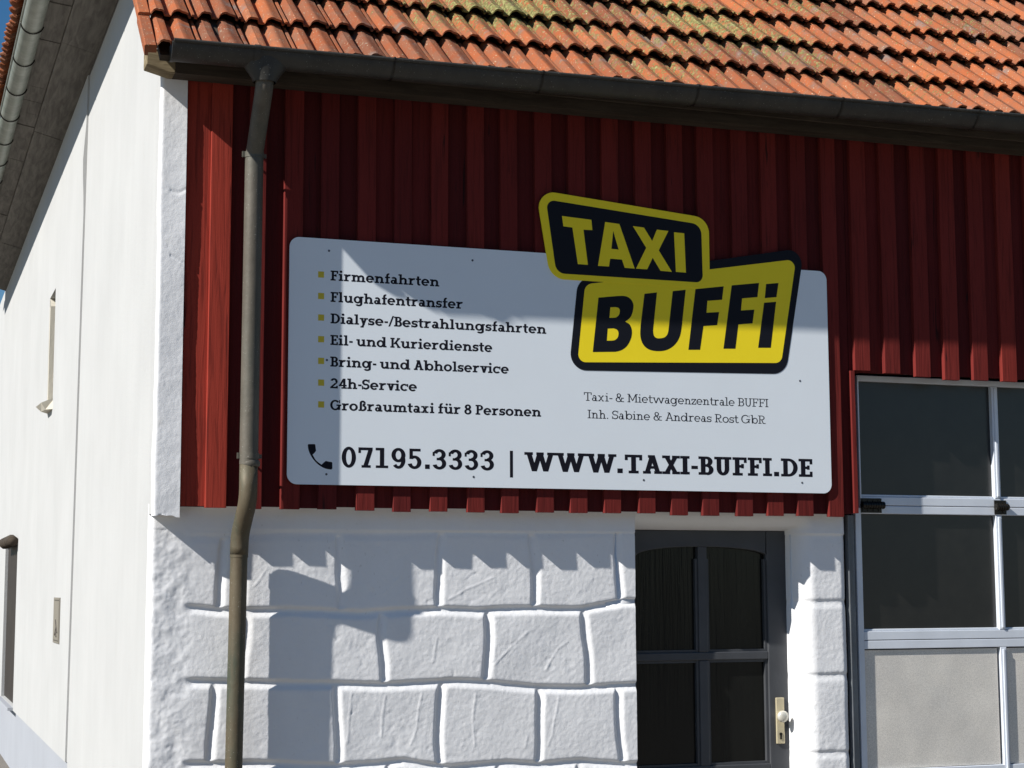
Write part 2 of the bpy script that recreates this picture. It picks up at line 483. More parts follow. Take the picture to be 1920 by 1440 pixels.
BUF_L = [
  ( [(1.6417, 3.2531), (1.7455, 3.2672), (1.7525, 3.2677), (1.7625, 3.2687), (1.774, 3.2695), (1.7854, 3.2698), (1.795, 3.2691), (1.8027, 3.2673), (1.8098, 3.2648), (1.8162, 3.2615), (1.8218, 3.2576), (1.8268, 3.253), (1.8311, 3.2479), (1.8348, 3.242), (1.8378, 3.2355), (1.8399, 3.2285), (1.8409, 3.2211), (1.8407, 3.2128), (1.8393, 3.2035), (1.8371, 3.194), (1.8346, 3.1851), (1.832, 3.1773), (1.8294, 3.1709), (1.8267, 3.1654), (1.8237, 3.1605), (1.8203, 3.156), (1.8164, 3.1517), (1.8116, 3.1472), (1.8058, 3.143), (1.7998, 3.139), (1.7947, 3.1358), (1.7911, 3.1334), (1.7949, 3.1322), (1.7981, 3.1306), (1.8028, 3.1286), (1.8082, 3.1261), (1.8133, 3.1229), (1.8175, 3.1191), (1.8208, 3.1146), (1.8238, 3.1093), (1.8263, 3.1035), (1.8282, 3.0972), (1.8294, 3.0906), (1.83, 3.0835), (1.83, 3.076), (1.8294, 3.068), (1.828, 3.0598), (1.8259, 3.0515), (1.8227, 3.0428), (1.8187, 3.0336), (1.814, 3.0244), (1.8087, 3.0157), (1.8033, 3.0081), (1.7974, 3.0015), (1.791, 2.9957), (1.7842, 2.9905), (1.7772, 2.9859), (1.7703, 2.982), (1.7628, 2.9787), (1.7545, 2.9761), (1.7464, 2.974), (1.7395, 2.9725), (1.7346, 2.9713), (1.6066, 2.9644)] ,[ [(1.7084, 3.205), (1.735, 3.2078), (1.7376, 3.2076), (1.7414, 3.2074), (1.7457, 3.207), (1.7498, 3.2064), (1.7531, 3.2052), (1.7557, 3.2035), (1.758, 3.2014), (1.7598, 3.1989), (1.7612, 3.1961), (1.7621, 3.1929), (1.7624, 3.1891), (1.7623, 3.1847), (1.7616, 3.1801), (1.7605, 3.1756), (1.7588, 3.1715), (1.7565, 3.1677), (1.7536, 3.164), (1.7503, 3.1606), (1.7468, 3.1576), (1.7435, 3.1551), (1.7399, 3.1534), (1.7361, 3.1523), (1.7323, 3.1516), (1.729, 3.1512), (1.7267, 3.1508), (1.7025, 3.1489)],[(1.6921, 3.0919), (1.7246, 3.0949), (1.7275, 3.0942), (1.7316, 3.0934), (1.7362, 3.0922), (1.7407, 3.0907), (1.7442, 3.0887), (1.7469, 3.0862), (1.7492, 3.0832), (1.7511, 3.0799), (1.7524, 3.0762), (1.7531, 3.0722), (1.7533, 3.0677), (1.7528, 3.0626), (1.7518, 3.0574), (1.7503, 3.0524), (1.7483, 3.048), (1.7458, 3.0442), (1.7426, 3.0408), (1.739, 3.0378), (1.7352, 3.0352), (1.7315, 3.0331), (1.7276, 3.0316), (1.7232, 3.0307), (1.7189, 3.0301), (1.7152, 3.0298), (1.7126, 3.0294), (1.6861, 3.0276)] ]),
  ( [(1.9046, 3.2879), (1.9772, 3.299), (1.9512, 3.0928), (1.9516, 3.0892), (1.9521, 3.0841), (1.9528, 3.0783), (1.9539, 3.0727), (1.9554, 3.0681), (1.9575, 3.0646), (1.9601, 3.0615), (1.963, 3.059), (1.9663, 3.0569), (1.9699, 3.0552), (1.9739, 3.0541), (1.9784, 3.0536), (1.9832, 3.0535), (1.9881, 3.0537), (1.993, 3.0542), (1.998, 3.0549), (2.0032, 3.0559), (2.0084, 3.0572), (2.0134, 3.0589), (2.0178, 3.061), (2.0216, 3.0635), (2.0252, 3.0664), (2.0283, 3.0696), (2.0311, 3.0731), (2.0335, 3.0767), (2.0355, 3.0808), (2.037, 3.0854), (2.0383, 3.0901), (2.0392, 3.0941), (2.04, 3.097), (2.0689, 3.3111), (2.1447, 3.3225), (2.118, 3.1185), (2.1165, 3.1115), (2.1147, 3.1016), (2.1123, 3.0901), (2.1093, 3.0784), (2.1055, 3.0678), (2.1009, 3.0584), (2.0958, 3.049), (2.0899, 3.04), (2.0833, 3.0315), (2.076, 3.0237), (2.0679, 3.0164), (2.0589, 3.0097), (2.0493, 3.0036), (2.0393, 2.9982), (2.0291, 2.9938), (2.0187, 2.9905), (2.0078, 2.9881), (1.9967, 2.9864), (1.9857, 2.9855), (1.975, 2.9851), (1.9645, 2.9852), (1.954, 2.9859), (1.9437, 2.9873), (1.934, 2.9893), (1.9252, 2.9922), (1.9173, 2.9958), (1.9101, 3.0002), (1.9035, 3.0053), (1.8977, 3.0112), (1.8926, 3.0177), (1.8882, 3.025), (1.8846, 3.0331), (1.8817, 3.0418), (1.8794, 3.0512), (1.8779, 3.061), (1.8773, 3.0724), (1.8777, 3.0855), (1.8786, 3.0985), (1.8796, 3.1099), (1.8801, 3.1179)] ,[  ]),
  ( [(2.202, 3.3293), (2.37, 3.3538), (2.3591, 3.2798), (2.2718, 3.2694), (2.2651, 3.2048), (2.3403, 3.2122), (2.3271, 3.1407), (2.2457, 3.1318), (2.2238, 3.0029), (2.155, 3.0)] ,[  ]),
  ( [(2.418, 3.3615), (2.5831, 3.384), (2.5716, 3.3057), (2.479, 3.2935), (2.4712, 3.2276), (2.5516, 3.236), (2.5387, 3.1604), (2.4536, 3.1504), (2.4333, 3.0178), (2.3619, 3.0147)] ,[  ]),
  ( [(2.6258, 3.3805), (2.7016, 3.3906), (2.6875, 3.3119), (2.616, 3.3023)] ,[  ]),
  ( [(2.6114, 3.2771), (2.6845, 3.2861), (2.6461, 3.0321), (2.5695, 3.0288)] ,[  ]),
]
PHONE = [(0.1046, 2.4469), (0.1355, 2.4477), (0.1389, 2.4451), (0.1407, 2.432), (0.1431, 2.4152), (0.136, 2.4053), (0.1258, 2.395), (0.1273, 2.3931), (0.1309, 2.387), (0.136, 2.3784), (0.1413, 2.3708), (0.1464, 2.3656), (0.1516, 2.3614), (0.1567, 2.3576), (0.1622, 2.3537), (0.1677, 2.3502), (0.1715, 2.3478), (0.1817, 2.3581), (0.1919, 2.3665), (0.2066, 2.3635), (0.2214, 2.3619), (0.2248, 2.359), (0.2256, 2.3304), (0.2217, 2.3254), (0.2167, 2.3248), (0.2127, 2.3252), (0.207, 2.3258), (0.2005, 2.3266), (0.1944, 2.3279), (0.1889, 2.3296), (0.1833, 2.3317), (0.1777, 2.3341), (0.1721, 2.337), (0.1665, 2.3402), (0.1608, 2.3438), (0.1552, 2.3477), (0.1498, 2.352), (0.1446, 2.3565), (0.1396, 2.3614), (0.1348, 2.3666), (0.1302, 2.372), (0.126, 2.3777), (0.1219, 2.3837), (0.1182, 2.3899), (0.1148, 2.3961), (0.1117, 2.4022), (0.109, 2.4083), (0.1067, 2.4144), (0.1048, 2.4203), (0.1035, 2.4264), (0.1026, 2.4326), (0.102, 2.4381), (0.1016, 2.442)]
# ================================================================ ground
g = MB()
g.add([(-400, -400, 0), (400, -400, 0), (400, 400, 0), (-400, 400, 0)], [(0, 1, 2, 3)])
go = g.build('ground', M_GROUND)
go['kind'] = 'structure'

# ================================================================ the building
XW = -0.64            # side wall plane
YS = 0.112            # face of the plaster stones
bld = thing('workshop_building', 'white plastered building with dark red timber cladding and orange clay tile roof', 'building')

# ---- front wall: plaster trowelled into big stones
nx, nz = 640, 270
gx = np.linspace(XW - 0.002, 3.163, nx)
gz = np.linspace(0.50, 2.152, nz)
X, Z = np.meshgrid(gx, gz, indexing='ij')
wz = Z + 0.010 * fbm(X, Z, 4, 3, 2)
wx = X + 0.014 * fbm(X, Z, 5, 9, 2)
rows = [
    ([(-0.70, 2.0), (-0.33, 2.002), (-0.12, 2.014), (0.2, 2.016), (0.6, 2.017), (0.83, 2.033), (1.3, 2.026), (1.76, 2.05), (2.9, 2.03), (3.3, 2.03)], 0.35),
    ([(-0.70, 1.665), (-0.43, 1.662), (-0.30, 1.647), (-0.07, 1.645), (0.2, 1.646), (0.41, 1.629), (0.8, 1.652), (1.02, 1.640), (1.31, 1.644), (1.58, 1.642), (1.82, 1.68), (2.9, 1.668), (3.3, 1.668)], 1.0),
    ([(-0.70, 1.32), (-0.45, 1.315), (-0.11, 1.301), (0.31, 1.285), (0.52, 1.277), (0.88, 1.288), (1.08, 1.276), (1.31, 1.253), (1.55, 1.242), (1.84, 1.252), (2.9, 1.27), (3.3, 1.27)], 1.0),
    ([(-0.70, 0.93), (-0.13, 0.918), (0.31, 0.889), (0.5, 0.893), (0.63, 0.905), (0.88, 0.866), (1.17, 0.876), (1.34, 0.86), (1.57, 0.87), (1.84, 0.842), (2.9, 0.86), (3.3, 0.86)], 1.0),
]
def smooth01(t):
    t = np.clip(t, 0, 1)
    return t * t * (3 - 2 * t)
def groove(d, narrow, wide):
    """d<0: steep flank, d>0: long bevelled flank"""
    return np.where(d < 0, np.exp(-(d / narrow) ** 2), 1 - smooth01((d - 0.004) / wide))
left_fade = smooth01((X + 0.47) / 0.06)              # the rough corner has no joints
jz = [np.interp(gx, [p[0] for p in r[0]], [p[1] for p in r[0]])[:, None] for r in rows]
depth = np.zeros_like(X)
for (pts, k), zz in zip(rows, jz):
    amp = k * np.where(X > 2.86, 0.45, 1.0)
    depth = np.maximum(depth, amp * groove(-(wz - zz), 0.009, 0.040))
vj = [(0, 1, [(-0.305, 1.0), (-0.20, 0.7), (0.285, 0.8), (0.803, 1.0), (1.300, 1.0), (1.785, 1.0)]),
      (1, 2, [(-0.19, 0.8), (0.512, 1.0), (1.052, 1.1), (1.597, 1.0)]),
      (2, 3, [(-0.335, 1.0), (0.277, 1.0), (0.808, 1.1), (1.328, 1.1), (1.780, 1.0)]),
      (3, 4, [(-0.2, 1.0), (0.55, 1.0), (1.11, 1.0), (1.56, 0.8)])]
for top, bot, js in vj:
    z1 = jz[top]
    z0 = jz[bot] if bot < 4 else np.full_like(jz[0], 0.3)
    inside = smooth01((wz - z0) / 0.02) * smooth01((z1 - wz) / 0.02)
    for xj, k in js:
        bow = 0.010 * np.sin((Z - z0) / np.maximum(z1 - z0, 0.05) * math.pi + xj * 5)
        depth = np.maximum(depth, inside * k * groove(wx - (xj + bow), 0.009, 0.042))
depth *= 0.0140 * left_fade
# worn faces: low ridges, tilt per stone, lumps
strokes = [[(0.53, 1.215), (0.52, 1.15), (0.51, 1.02)], [(0.72, 1.225), (0.70, 1.15), (0.695, 1.06), (0.66, 0.98)], [(0.80, 1.50), (0.775, 1.38)],
           [(1.45, 1.19), (1.43, 1.10), (1.41, 1.0), (1.39, 0.95)], [(1.10, 1.36), (1.19, 1.45), (1.28, 1.52)], [(1.38, 1.33), (1.45, 1.44), (1.50, 1.47)],
           [(1.28, 1.0), (1.265, 0.94)], [(0.60, 1.80), (0.52, 1.72)], [(1.10, 1.80), (0.95, 1.74), (0.86, 1.69)], [(0.18, 1.16), (0.185, 0.99)],
           [(1.00, 1.22), (0.985, 1.08), (1.0, 0.96)], [(-0.07, 1.84), (-0.13, 1.76)], [(0.36, 1.235), (0.34, 1.0)]]
ridge = np.zeros_like(X)
for st in strokes:
    for (ax, az), (bx, bz) in zip(st[:-1], st[1:]):
        L2 = (bx - ax) ** 2 + (bz - az) ** 2
        t = np.clip(((X - ax) * (bx - ax) + (Z - az) * (bz - az)) / L2, 0, 1)
        dd = np.hypot(X - ax - t * (bx - ax) + 0.006 * vnoise(X, Z, 25, 55), Z - az - t * (bz - az))
        ridge = np.maximum(ridge, np.exp(-(dd / 0.0045) ** 2))
lumps = 0.0026 * fbm(X, Z, 6, 21, 3) + 0.008 * fbm(X, Z, 2.0, 31, 2)
rough_l = (1 - left_fade) * (0.006 * fbm(X, Z, 14, 41, 4) + 0.012 * fbm(X, Z * 0.5, 4, 43, 2))
Y = YS + depth - lumps - 0.0016 * ridge - rough_l
fine = vnoise(X, Z, 95, 61) * 0.0008 + vnoise(X, Z, 60, 62) * 0.0007
fine = fine + 0.0035 * np.clip(fbm(X, Z, 22, 63, 3) - 0.18, 0, 1) * (fbm(X, Z, 3, 64, 2) > 0.12)
Y = Y + fine
shade_band = Z > 2.03
Y = np.where(shade_band, YS - 0.004 + 0.004 * fbm(X, Z, 6, 91, 3), Y)
# building corner rounding
e = np.clip((XW + 0.033 - X) / 0.035, 0, 1)
Y = Y + 0.035 * (1 - np.sqrt(1 - e ** 2 * 0.98))
# door opening: rounded right-hand column and soft lintel
DX0, DX1, DZ = 1.885, 2.842, 2.056
ddx = np.maximum(X - DX1, 0) / 0.115
ddz = np.maximum(Z - DZ, 0) / 0.088
tt = np.hypot(ddx, np.where(X > DX0, ddz, 9))
q = np.clip(1 - tt, 0, 1)
q = np.where((X > DX0), q, 0)
reveal = 0.150 * (1 - np.sqrt(np.clip(1 - q ** 2, 0, 1)))
Y = Y + reveal
e2 = np.clip((X - 3.105) / 0.055, 0, 1.05)
Y = Y + 0.05 * e2 ** 2.2
fw = MB()
idx = np.arange(nx * nz).reshape(nx, nz)
fw.v = [tuple(p) for p in np.stack([X, Y, Z], -1).reshape(-1, 3)]
cx, cz = (gx[:-1] + gx[1:]) / 2, (gz[:-1] + gz[1:]) / 2
for i in range(nx - 1):
    for j in range(nz - 1):
        if DX0 < cx[i] < DX1 and cz[j] < DZ:
            continue
        fw.f.append((int(idx[i, j]), int(idx[i + 1, j]), int(idx[i + 1, j + 1]), int(idx[i, j + 1])))
fw.box(XW + 0.01, DX0 - 0.004, YS + 0.03, YS + 0.05, 0.0, 0.505)
fw.box(2.90, 3.14, YS + 0.03, YS + 0.10, 0.0, 0.505)
fw.box(1.72, DX0 - 0.003, YS + 0.012, 0.247, 0.0, 2.06)            # left reveal
fw.box(DX1 + 0.008, 3.12, 0.20, 0.30, 0.0, 2.06)
fw.box(1.70, 3.12, 0.262, 0.33, DZ + 0.002, 2.15)
fw.box(XW + 0.02, 3.14, 0.068, 0.30, 2.153, 2.16)
front = fw.build('front_wall', M_STONE, bld, smooth=True)

# ---- side wall with slit and window, further part a little proud
def joint_y(z):
    return 3.86 - (z - 0.6) * 0.078
def wall_x(y):
    return XW - (0.013 if y > 3.85 else 0.0)
sw = MB()
ys = [0.138, 0.95, 3.85, 5.63, 6.16, 9.20, 11.1, 14.0]
zs = [0.60, 0.63, 2.20, 3.21, 4.11, 5.25]
holes = [(5.63, 6.16, 3.21, 4.11), (9.20, 11.1, 0.63, 2.20)]
def top_at(y):
    return min(5.25, 4.33 + max(0, y) * 0.916)
for a, b in zip(ys[:-1], ys[1:]):
    x = wall_x((a + b) / 2)
    for c, d in zip(zs[:-1], zs[1:]):
        mid = ((a + b) / 2, (c + d) / 2)
        if any(h[0] < mid[0] < h[1] and h[2] < mid[1] < h[3] for h in holes):
            continue
        n = max(1, int((b - a) / 0.35))
        for k in range(n):
            y0, y1 = a + (b - a) * k / n, a + (b - a) * (k + 1) / n
            def yy(y, z):
                return joint_y(z) if abs(y - 3.85) < 1e-6 else y
            t0, t1 = (top_at(y0), top_at(y1)) if d == zs[-1] else (d, d)
            sw.add([(x, yy(y1, c), c), (x, yy(y0, c), c), (x, yy(y0, t0), t0), (x, yy(y1, t1), t1)], [(0, 1, 2, 3)])
# step between the two plaster fields, with a bulge under the eaves
zz = np.linspace(0.6, 5.25, 40)
for z0, z1 in zip(zz[:-1], zz[1:]):
    def bul(z):
        return 0.013 + 0.016 * max(0, 1 - abs(z - 4.62) / 0.28)
    b0, b1 = bul(z0), bul(z1)
    j0, j1 = joint_y(z0), joint_y(z1)
    sw.add([(XW - b0, j0, z0), (XW, j0, z0), (XW, j1, z1), (XW - b1, j1, z1)], [(0, 1, 2, 3)])
    sw.add([(XW - b0, j0, z0), (XW - b1, j1, z1), (XW - 0.0128, j1 + 0.14, z1), (XW - 0.0128, j0 + 0.14, z0)], [(0, 1, 2, 3)])
# end strip round the corner, upper part reaches the cladding plane
sw.add([(XW, 0.139, 2.10), (XW, 0.030, 2.10), (XW, 0.030, 4.34), (XW, 0.139, 4.45)], [(0, 1, 2, 3)])
for (y0, y1, z0, z1), dp in zip(holes, (0.34, 0.30)):
    x = wall_x(y0 + 0.1)
    sw.add([(x, y1, z0), (x, y1, z1), (x + dp, y1, z1), (x + dp, y1, z0)], [(3, 2, 1, 0)])
    sw.add([(x, y0, z0), (x, y0, z1), (x + dp, y0, z1), (x + dp, y0, z0)], [(0, 1, 2, 3)])
    sw.add([(x, y0, z1), (x, y1, z1), (x + dp, y1, z1), (x + dp, y0, z1)], [(0, 1, 2, 3)])
    sw.add([(x, y0, z0), (x, y1, z0), (x + dp, y1, z0), (x + dp, y0, z0)], [(3, 2, 1, 0)])
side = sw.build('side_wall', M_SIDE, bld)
p = MB()
p.box(XW + 0.016, XW + 0.10, 3.86, 14.0, 0.0, 0.597)
p.build('plinth', M_PLINTH, side)
p = MB()
p.box(XW + 0.002, XW + 0.10, 0.16, 3.85, 0.0, 0.599)
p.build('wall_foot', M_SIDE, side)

# slit window with raw stone reveal and a chipped sill
sl = MB()
x = XW - 0.013
sl.box(x + 0.001, x + 0.338, 6.11, 6.158, 3.215, 4.04)
sl.add([(x + 0.001, 6.11, 4.04), (x + 0.338, 6.11, 4.04), (x + 0.338, 6.158, 4.108), (x + 0.001, 6.158, 4.108)], [(0, 1, 2, 3)])
slit = sl.build('slit_window', M_RAW, bld)
s2 = MB()
s2.box(x + 0.30, x + 0.31, 5.64, 6.10, 3.22, 4.10)
s2.build('pane', M_GGLASS, slit)
s2 = MB()
s2.add([(x + 0.02, 5.60, 3.245), (x - 0.085, 5.66, 3.20), (x - 0.10, 6.0, 3.20), (x + 0.02, 6.16, 3.26),
        (x + 0.02, 5.60, 3.15), (x - 0.05, 5.68, 3.15), (x - 0.06, 5.98, 3.16), (x + 0.02, 6.16, 3.16)],
       [(0, 1, 2, 3), (0, 4, 5, 1), (1, 5, 6, 2), (2, 6, 7, 3), (7, 6, 5, 4)])
s2.build('sill', M_RAW, slit)
# larger window far along the side wall
w = MB()
w.box(x + 0.03, x + 0.07, 9.21, 11.09, 0.64, 2.19)
sw_win = w.build('side_window', M_BROWN, bld)
w = MB()
for k in range(6):
    y = 9.12 + k * 0.26
    w.tube([(x - 0.05, y, 2.215), (x - 0.05, y + 0.24, 2.235)], 0.05, 10)
w.build('tile_hood', M_DARKBEAM, sw_win, smooth=True)
w = MB()
w.box(x - 0.05, x + 0.19, 9.18, 11.12, 0.60, 0.628)
w.build('sill', M_PLINTH, sw_win)

# ---- corner pilaster of painted plaster beside the cladding
pn, pm = 26, 260
px_ = np.linspace(XW, -0.512, pn)
pz_ = np.linspace(2.085, 4.25, pm)
PX, PZ = np.meshgrid(px_, pz_, indexing='ij')
PY = 0.012 - 0.0022 * fbm(PX, PZ, 9, 201, 3) - 0.010 * fbm(PX * 1.5, PZ * 0.35, 3, 205, 2) + 0.0008 * vnoise(PX, PZ, 90, 9)
PY = PY + 0.003 * np.exp(-((PZ - 3.66 - 0.10 * (PX + 0.58) - 0.01 * np.sin(PX * 60)) / 0.006) ** 2) * (PX > -0.585) + 0.003 * np.exp(-((PZ - 3.33 + 0.5 * (PX + 0.55)) / 0.006) ** 2) * (PX > -0.58)
PXX = PX - 0.012 * np.abs(fbm(PX * 0, PZ, 3, 221, 3)) * np.clip(1 - (PX - XW) / 0.05, 0, 1)
e = np.clip((XW + 0.02 - PX) / 0.02, 0, 1)
PY = PY + 0.02 * (1 - np.sqrt(1 - 0.97 * e ** 2))
PZZ = PZ.copy()
PZZ[:, 0] += 0.015 * (vnoise(PX[:, 0], PX[:, 0] * 0, 40, 3) + 0.3)
pl = MB()
pl.v = [tuple(q) for q in np.stack([PXX, PY, PZZ], -1).reshape(-1, 3)]
pid = np.arange(pn * pm).reshape(pn, pm)
for i in range(pn - 1):
    for j in range(pm - 1):
        pl.f.append((int(pid[i, j]), int(pid[i + 1, j]), int(pid[i + 1, j + 1]), int(pid[i, j + 1])))
pl.box(XW + 0.015, -0.516, 0.035, 0.16, 2.095, 4.25)
pl.build('corner_pilaster', M_STONE, bld, smooth=True)

# ---- red board and batten cladding (one part: planks are its pattern)
cl = MB()
YB, YF = 0.044, 0.016                     # boards, batten faces
bat = [(-0.39, -0.288), (-0.203, -0.118), (-0.023, 0.071), (0.162, 0.254), (0.353, 0.446), (0.542, 0.633), (0.731, 0.822),
       (0.928, 1.020), (1.110, 1.203), (1.301, 1.395), (1.481, 1.576), (1.675, 1.770), (1.867, 1.962), (2.056, 2.150),
       (2.236, 2.333), (2.432, 2.528), (2.620, 2.716), (2.800, 2.895), (2.988, 3.080)]
bat_r = [(3.171, 3.270), (3.362, 3.462), (3.560, 3.660), (3.747, 3.846), (3.940, 4.040), (4.130, 4.230), (4.322, 4.420),
         (4.512, 4.61), (4.70, 4.80), (4.90, 5.0), (5.09, 5.19), (5.28, 5.38), (5.47, 5.57)] + [(5.66 + 0.19 * k, 5.758 + 0.19 * k) for k in range(18)]
def batten(x0, x1, z0, z1, y0=YF, y1=YB, tone=None):
    j = random.uniform(-0.003, 0.003)
    t = random.uniform(-0.004, 0.004)
    yy = y0 + random.uniform(-0.003, 0.002)
    r = 0.38 + 0.27 * random.random() if tone is None else tone
    c = 0.0025
    vs = []
    for z, dx in ((z0, 0), (z1, t)):
        vs += [(x0 + j + dx, y1, z), (x0 + j + dx, yy + c, z), (x0 + j + dx + c, yy, z), (x1 + j + dx - c, yy, z), (x1 + j + dx, yy + c, z), (x1 + j + dx, y1, z)]
    fs = [(k, k + 1, k + 7, k + 6) for k in range(5)] + [(5, 4, 3, 2, 1, 0), (6, 7, 8, 9, 10, 11)]
    cl.add(vs, fs, plank=r)
TOPZ = 4.26
edges = [-0.5095] + [(a + b) / 2 for a, b in bat] + [3.150]
cl.box(-0.5095, -0.389, 0.034, YB + 0.02, 2.140, TOPZ, plank=0.97)      # wide first board, its sunlight put into a brighter red
for a, b in zip(edges[:-1], edges[1:]):
    cl.box(a + 0.0008, b - 0.0008, YB + random.uniform(0, 0.002), YB + 0.022, 2.142 + random.uniform(-0.006, 0.004), TOPZ, plank=0.14 + random.random() * 0.30)  # recess boards toned darker, shade between battens put into the colour
for i, (a, b) in enumerate(bat):
    batten(a, b, 2.128 + random.uniform(-0.006, 0.006), TOPZ - 0.002, tone=(0.97, None)[i > 0])  # first batten brighter too, sunlit corner painted by tone
er = [3.152] + [(a + b) / 2 for a, b in bat_r]
for a, b in zip(er[:-1], er[1:]):
    cl.box(a + 0.0008, b - 0.0008, YB + random.uniform(0, 0.002), YB + 0.022, 2.925 + random.uniform(-0.004, 0.004), TOPZ, plank=0.14 + random.random() * 0.30)
for i, (a, b) in enumerate(bat_r):
    batten(a, b, 2.912 + random.uniform(-0.012, 0.012) + (0.012 if i < 2 else -0.006), TOPZ - 0.002, tone=random.uniform(0.60, 0.85))  # lighter tone here paints the sun on these fronts
batten(3.150, 3.178, 2.146, 2.93, 0.022, 0.15)                            # edge strip beside the garage door
for k in range(6):
    a = 7.88 + k * 0.19
    cl.box(a + 0.0008, min(9.0, a + 0.1892), YB, YB + 0.022, 0.25, 2.92, plank=random.random() * 0.35)
    if k < 6:
        batten(a + 0.05, a + 0.148, 0.24, 2.905)
cl.box(7.86, 9.0, YB + 0.03, 0.3, 0.0, 4.3, plank=0.3)
cl.box(8.985, 9.0, 0.3, 9.0, 0.0, 4.3, plank=0.3)
cladding = cl.build('cladding', M_WOOD, bld)

# ---- eaves beam
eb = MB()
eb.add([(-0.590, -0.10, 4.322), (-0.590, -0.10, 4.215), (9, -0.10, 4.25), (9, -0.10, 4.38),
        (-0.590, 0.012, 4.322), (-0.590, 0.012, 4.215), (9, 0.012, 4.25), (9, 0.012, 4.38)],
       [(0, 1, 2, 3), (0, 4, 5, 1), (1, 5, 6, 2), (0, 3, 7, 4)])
beam = eb.build('eaves_beam', M_DARKBEAM, bld)  # same beam, wood darkened to carry the gutter's shade
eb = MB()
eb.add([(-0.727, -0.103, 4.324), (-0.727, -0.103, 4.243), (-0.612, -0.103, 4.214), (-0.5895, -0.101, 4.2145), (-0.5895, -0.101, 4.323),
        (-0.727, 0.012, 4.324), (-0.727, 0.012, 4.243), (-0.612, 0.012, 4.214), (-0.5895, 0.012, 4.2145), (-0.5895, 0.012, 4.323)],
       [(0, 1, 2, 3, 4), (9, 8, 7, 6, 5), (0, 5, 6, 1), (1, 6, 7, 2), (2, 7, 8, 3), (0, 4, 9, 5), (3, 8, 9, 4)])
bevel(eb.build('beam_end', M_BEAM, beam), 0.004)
ra = MB()
ra.box(-0.635, 9, 0.0125, 0.10, 4.255, 4.47)
ra.box(-0.56, 9, -0.222, -0.200, 4.25, 4.345)
for k in range(12):
    xx = -0.45 + k * 0.78
    ra.add([(xx, -0.155, 4.32), (xx + 0.08, -0.155, 4.32), (xx + 0.08, 0.02, 4.48), (xx, 0.02, 4.48), (xx, -0.155, 4.40), (xx + 0.08, -0.155, 4.40), (xx + 0.08, 0.02, 4.56), (xx, 0.02, 4.56)],
           [(0, 1, 5, 4), (1, 2, 6, 5), (2, 3, 7, 6), (3, 0, 4, 7), (4, 5, 6, 7), (3, 2, 1, 0)])
ra.build('fascia', M_DARKBEAM, bld)

# ---- tiled roofs
PROFILE = [(0.0, 0.000), (0.030, 0.016), (0.06, 0.031), (0.11, 0.039), (0.17, 0.036), (0.22, 0.036), (0.275, 0.030), (0.300, 0.002), (0.425, 0.000),
           (0.445, 0.018), (0.48, 0.035), (0.54, 0.044), (0.60, 0.044), (0.65, 0.037), (0.79, 0.027), (0.812, 0.001), (0.858, 0.001), (0.866, 0.018),
           (0.922, 0.018), (0.932, 0.000), (1.0, 0.000)]
def tile_roof(name, u0, cols, gauge, width, rows_n, pos, parent, lichen):
    """pos(u, s, h): point at u along the eave, s up the slope, h above the roof plane.
    Each tile is a thin moulded shell, hollow under its ribs, its lower edge resting on the course below."""
    tb = MB()
    for r in range(rows_n):
        for c in range(cols):
            jit = random.uniform(-0.007, 0.007)
            ju = random.uniform(-0.002, 0.002)
            tilt = random.uniform(-0.006, 0.005)
            sk = random.uniform(-0.004, 0.004)
            ua = u0 + c * width + ju
            sa = r * gauge + jit
            tone = min(1, max(0, random.gauss(0.5, 0.28)))
            n = len(PROFILE)
            rows_ = []
            for ds, hh, cut in ((0.0, 0.058, 1), (gauge * 0.5, 0.031, 0), (gauge + 0.05, 0.004, 0)):
                for th in (0.0, -0.011):
                    line = []
                    for pu, ph in PROFILE:
                        back = cut * 0.014 * (1 - ph / 0.044) ** 2          # valleys stop short: pointed rib tips
                        line.append((ua + pu * width * 0.995 + sk * (ds / gauge), sa + ds + back, hh + tilt * cut + ph * 0.90 + th))
                    rows_.append(line)
            order = [rows_[0], rows_[2], rows_[4], rows_[1], rows_[3], rows_[5]]
            usp = [q for line in order for q in line]
            vs = [pos(*q) for q in usp]
            lc = [lichen(q[0], q[1]) for q in usp]
            fs = []
            for k in range(n - 1):
                fs.append((k, k + 1, n + k + 1, n + k))
                fs.append((n + k, n + k + 1, 2 * n + k + 1, 2 * n + k))
                fs.append((3 * n + k, 3 * n + k + 1, k + 1, k))
                fs.append((4 * n + k, 4 * n + k + 1, 3 * n + k + 1, 3 * n + k))
                fs.append((5 * n + k, 5 * n + k + 1, 4 * n + k + 1, 4 * n + k))
            tb.add(vs, fs, point={'lichen': lc}, tile=tone)
    ob = tb.build(name, M_TILE, parent)
    return auto_smooth(ob, 30)

AL = math.radians(42.5)
def pos_front(u, s, h):
    z0 = 4.292 + 0.017 * (u - 3.4)
    sag = 0.006 * math.sin(u * 1.7) + 0.004 * math.sin(u * 4.1 + s)
    return (u, -0.318 + s * math.cos(AL) - h * math.sin(AL), z0 + s * math.sin(AL) + h * math.cos(AL) + sag)
patches = [(1.25, 0.75, 0.42, 0.20, 1.0), (2.45, 0.95, 0.42, 0.24, 0.95), (3.2, 1.35, 0.35, 0.2, 0.7), (0.9, 1.15, 0.5, 0.2, 0.7), (2.0, 0.5, 0.5, 0.25, 0.5), (3.9, 0.9, 0.8, 0.5, 0.25), (0.75, 0.55, 0.3, 0.3, 0.45), (1.6, 1.2, 0.6, 0.25, 0.6), (0.3, 0.9, 0.4, 0.3, 0.4), (2.9, 0.6, 0.35, 0.25, 0.55), (3.5, 0.25, 0.5, 0.2, 0.45), (1.9, 0.15, 0.5, 0.2, 0.5), (4.4, 1.3, 0.5, 0.3, 0.4)]
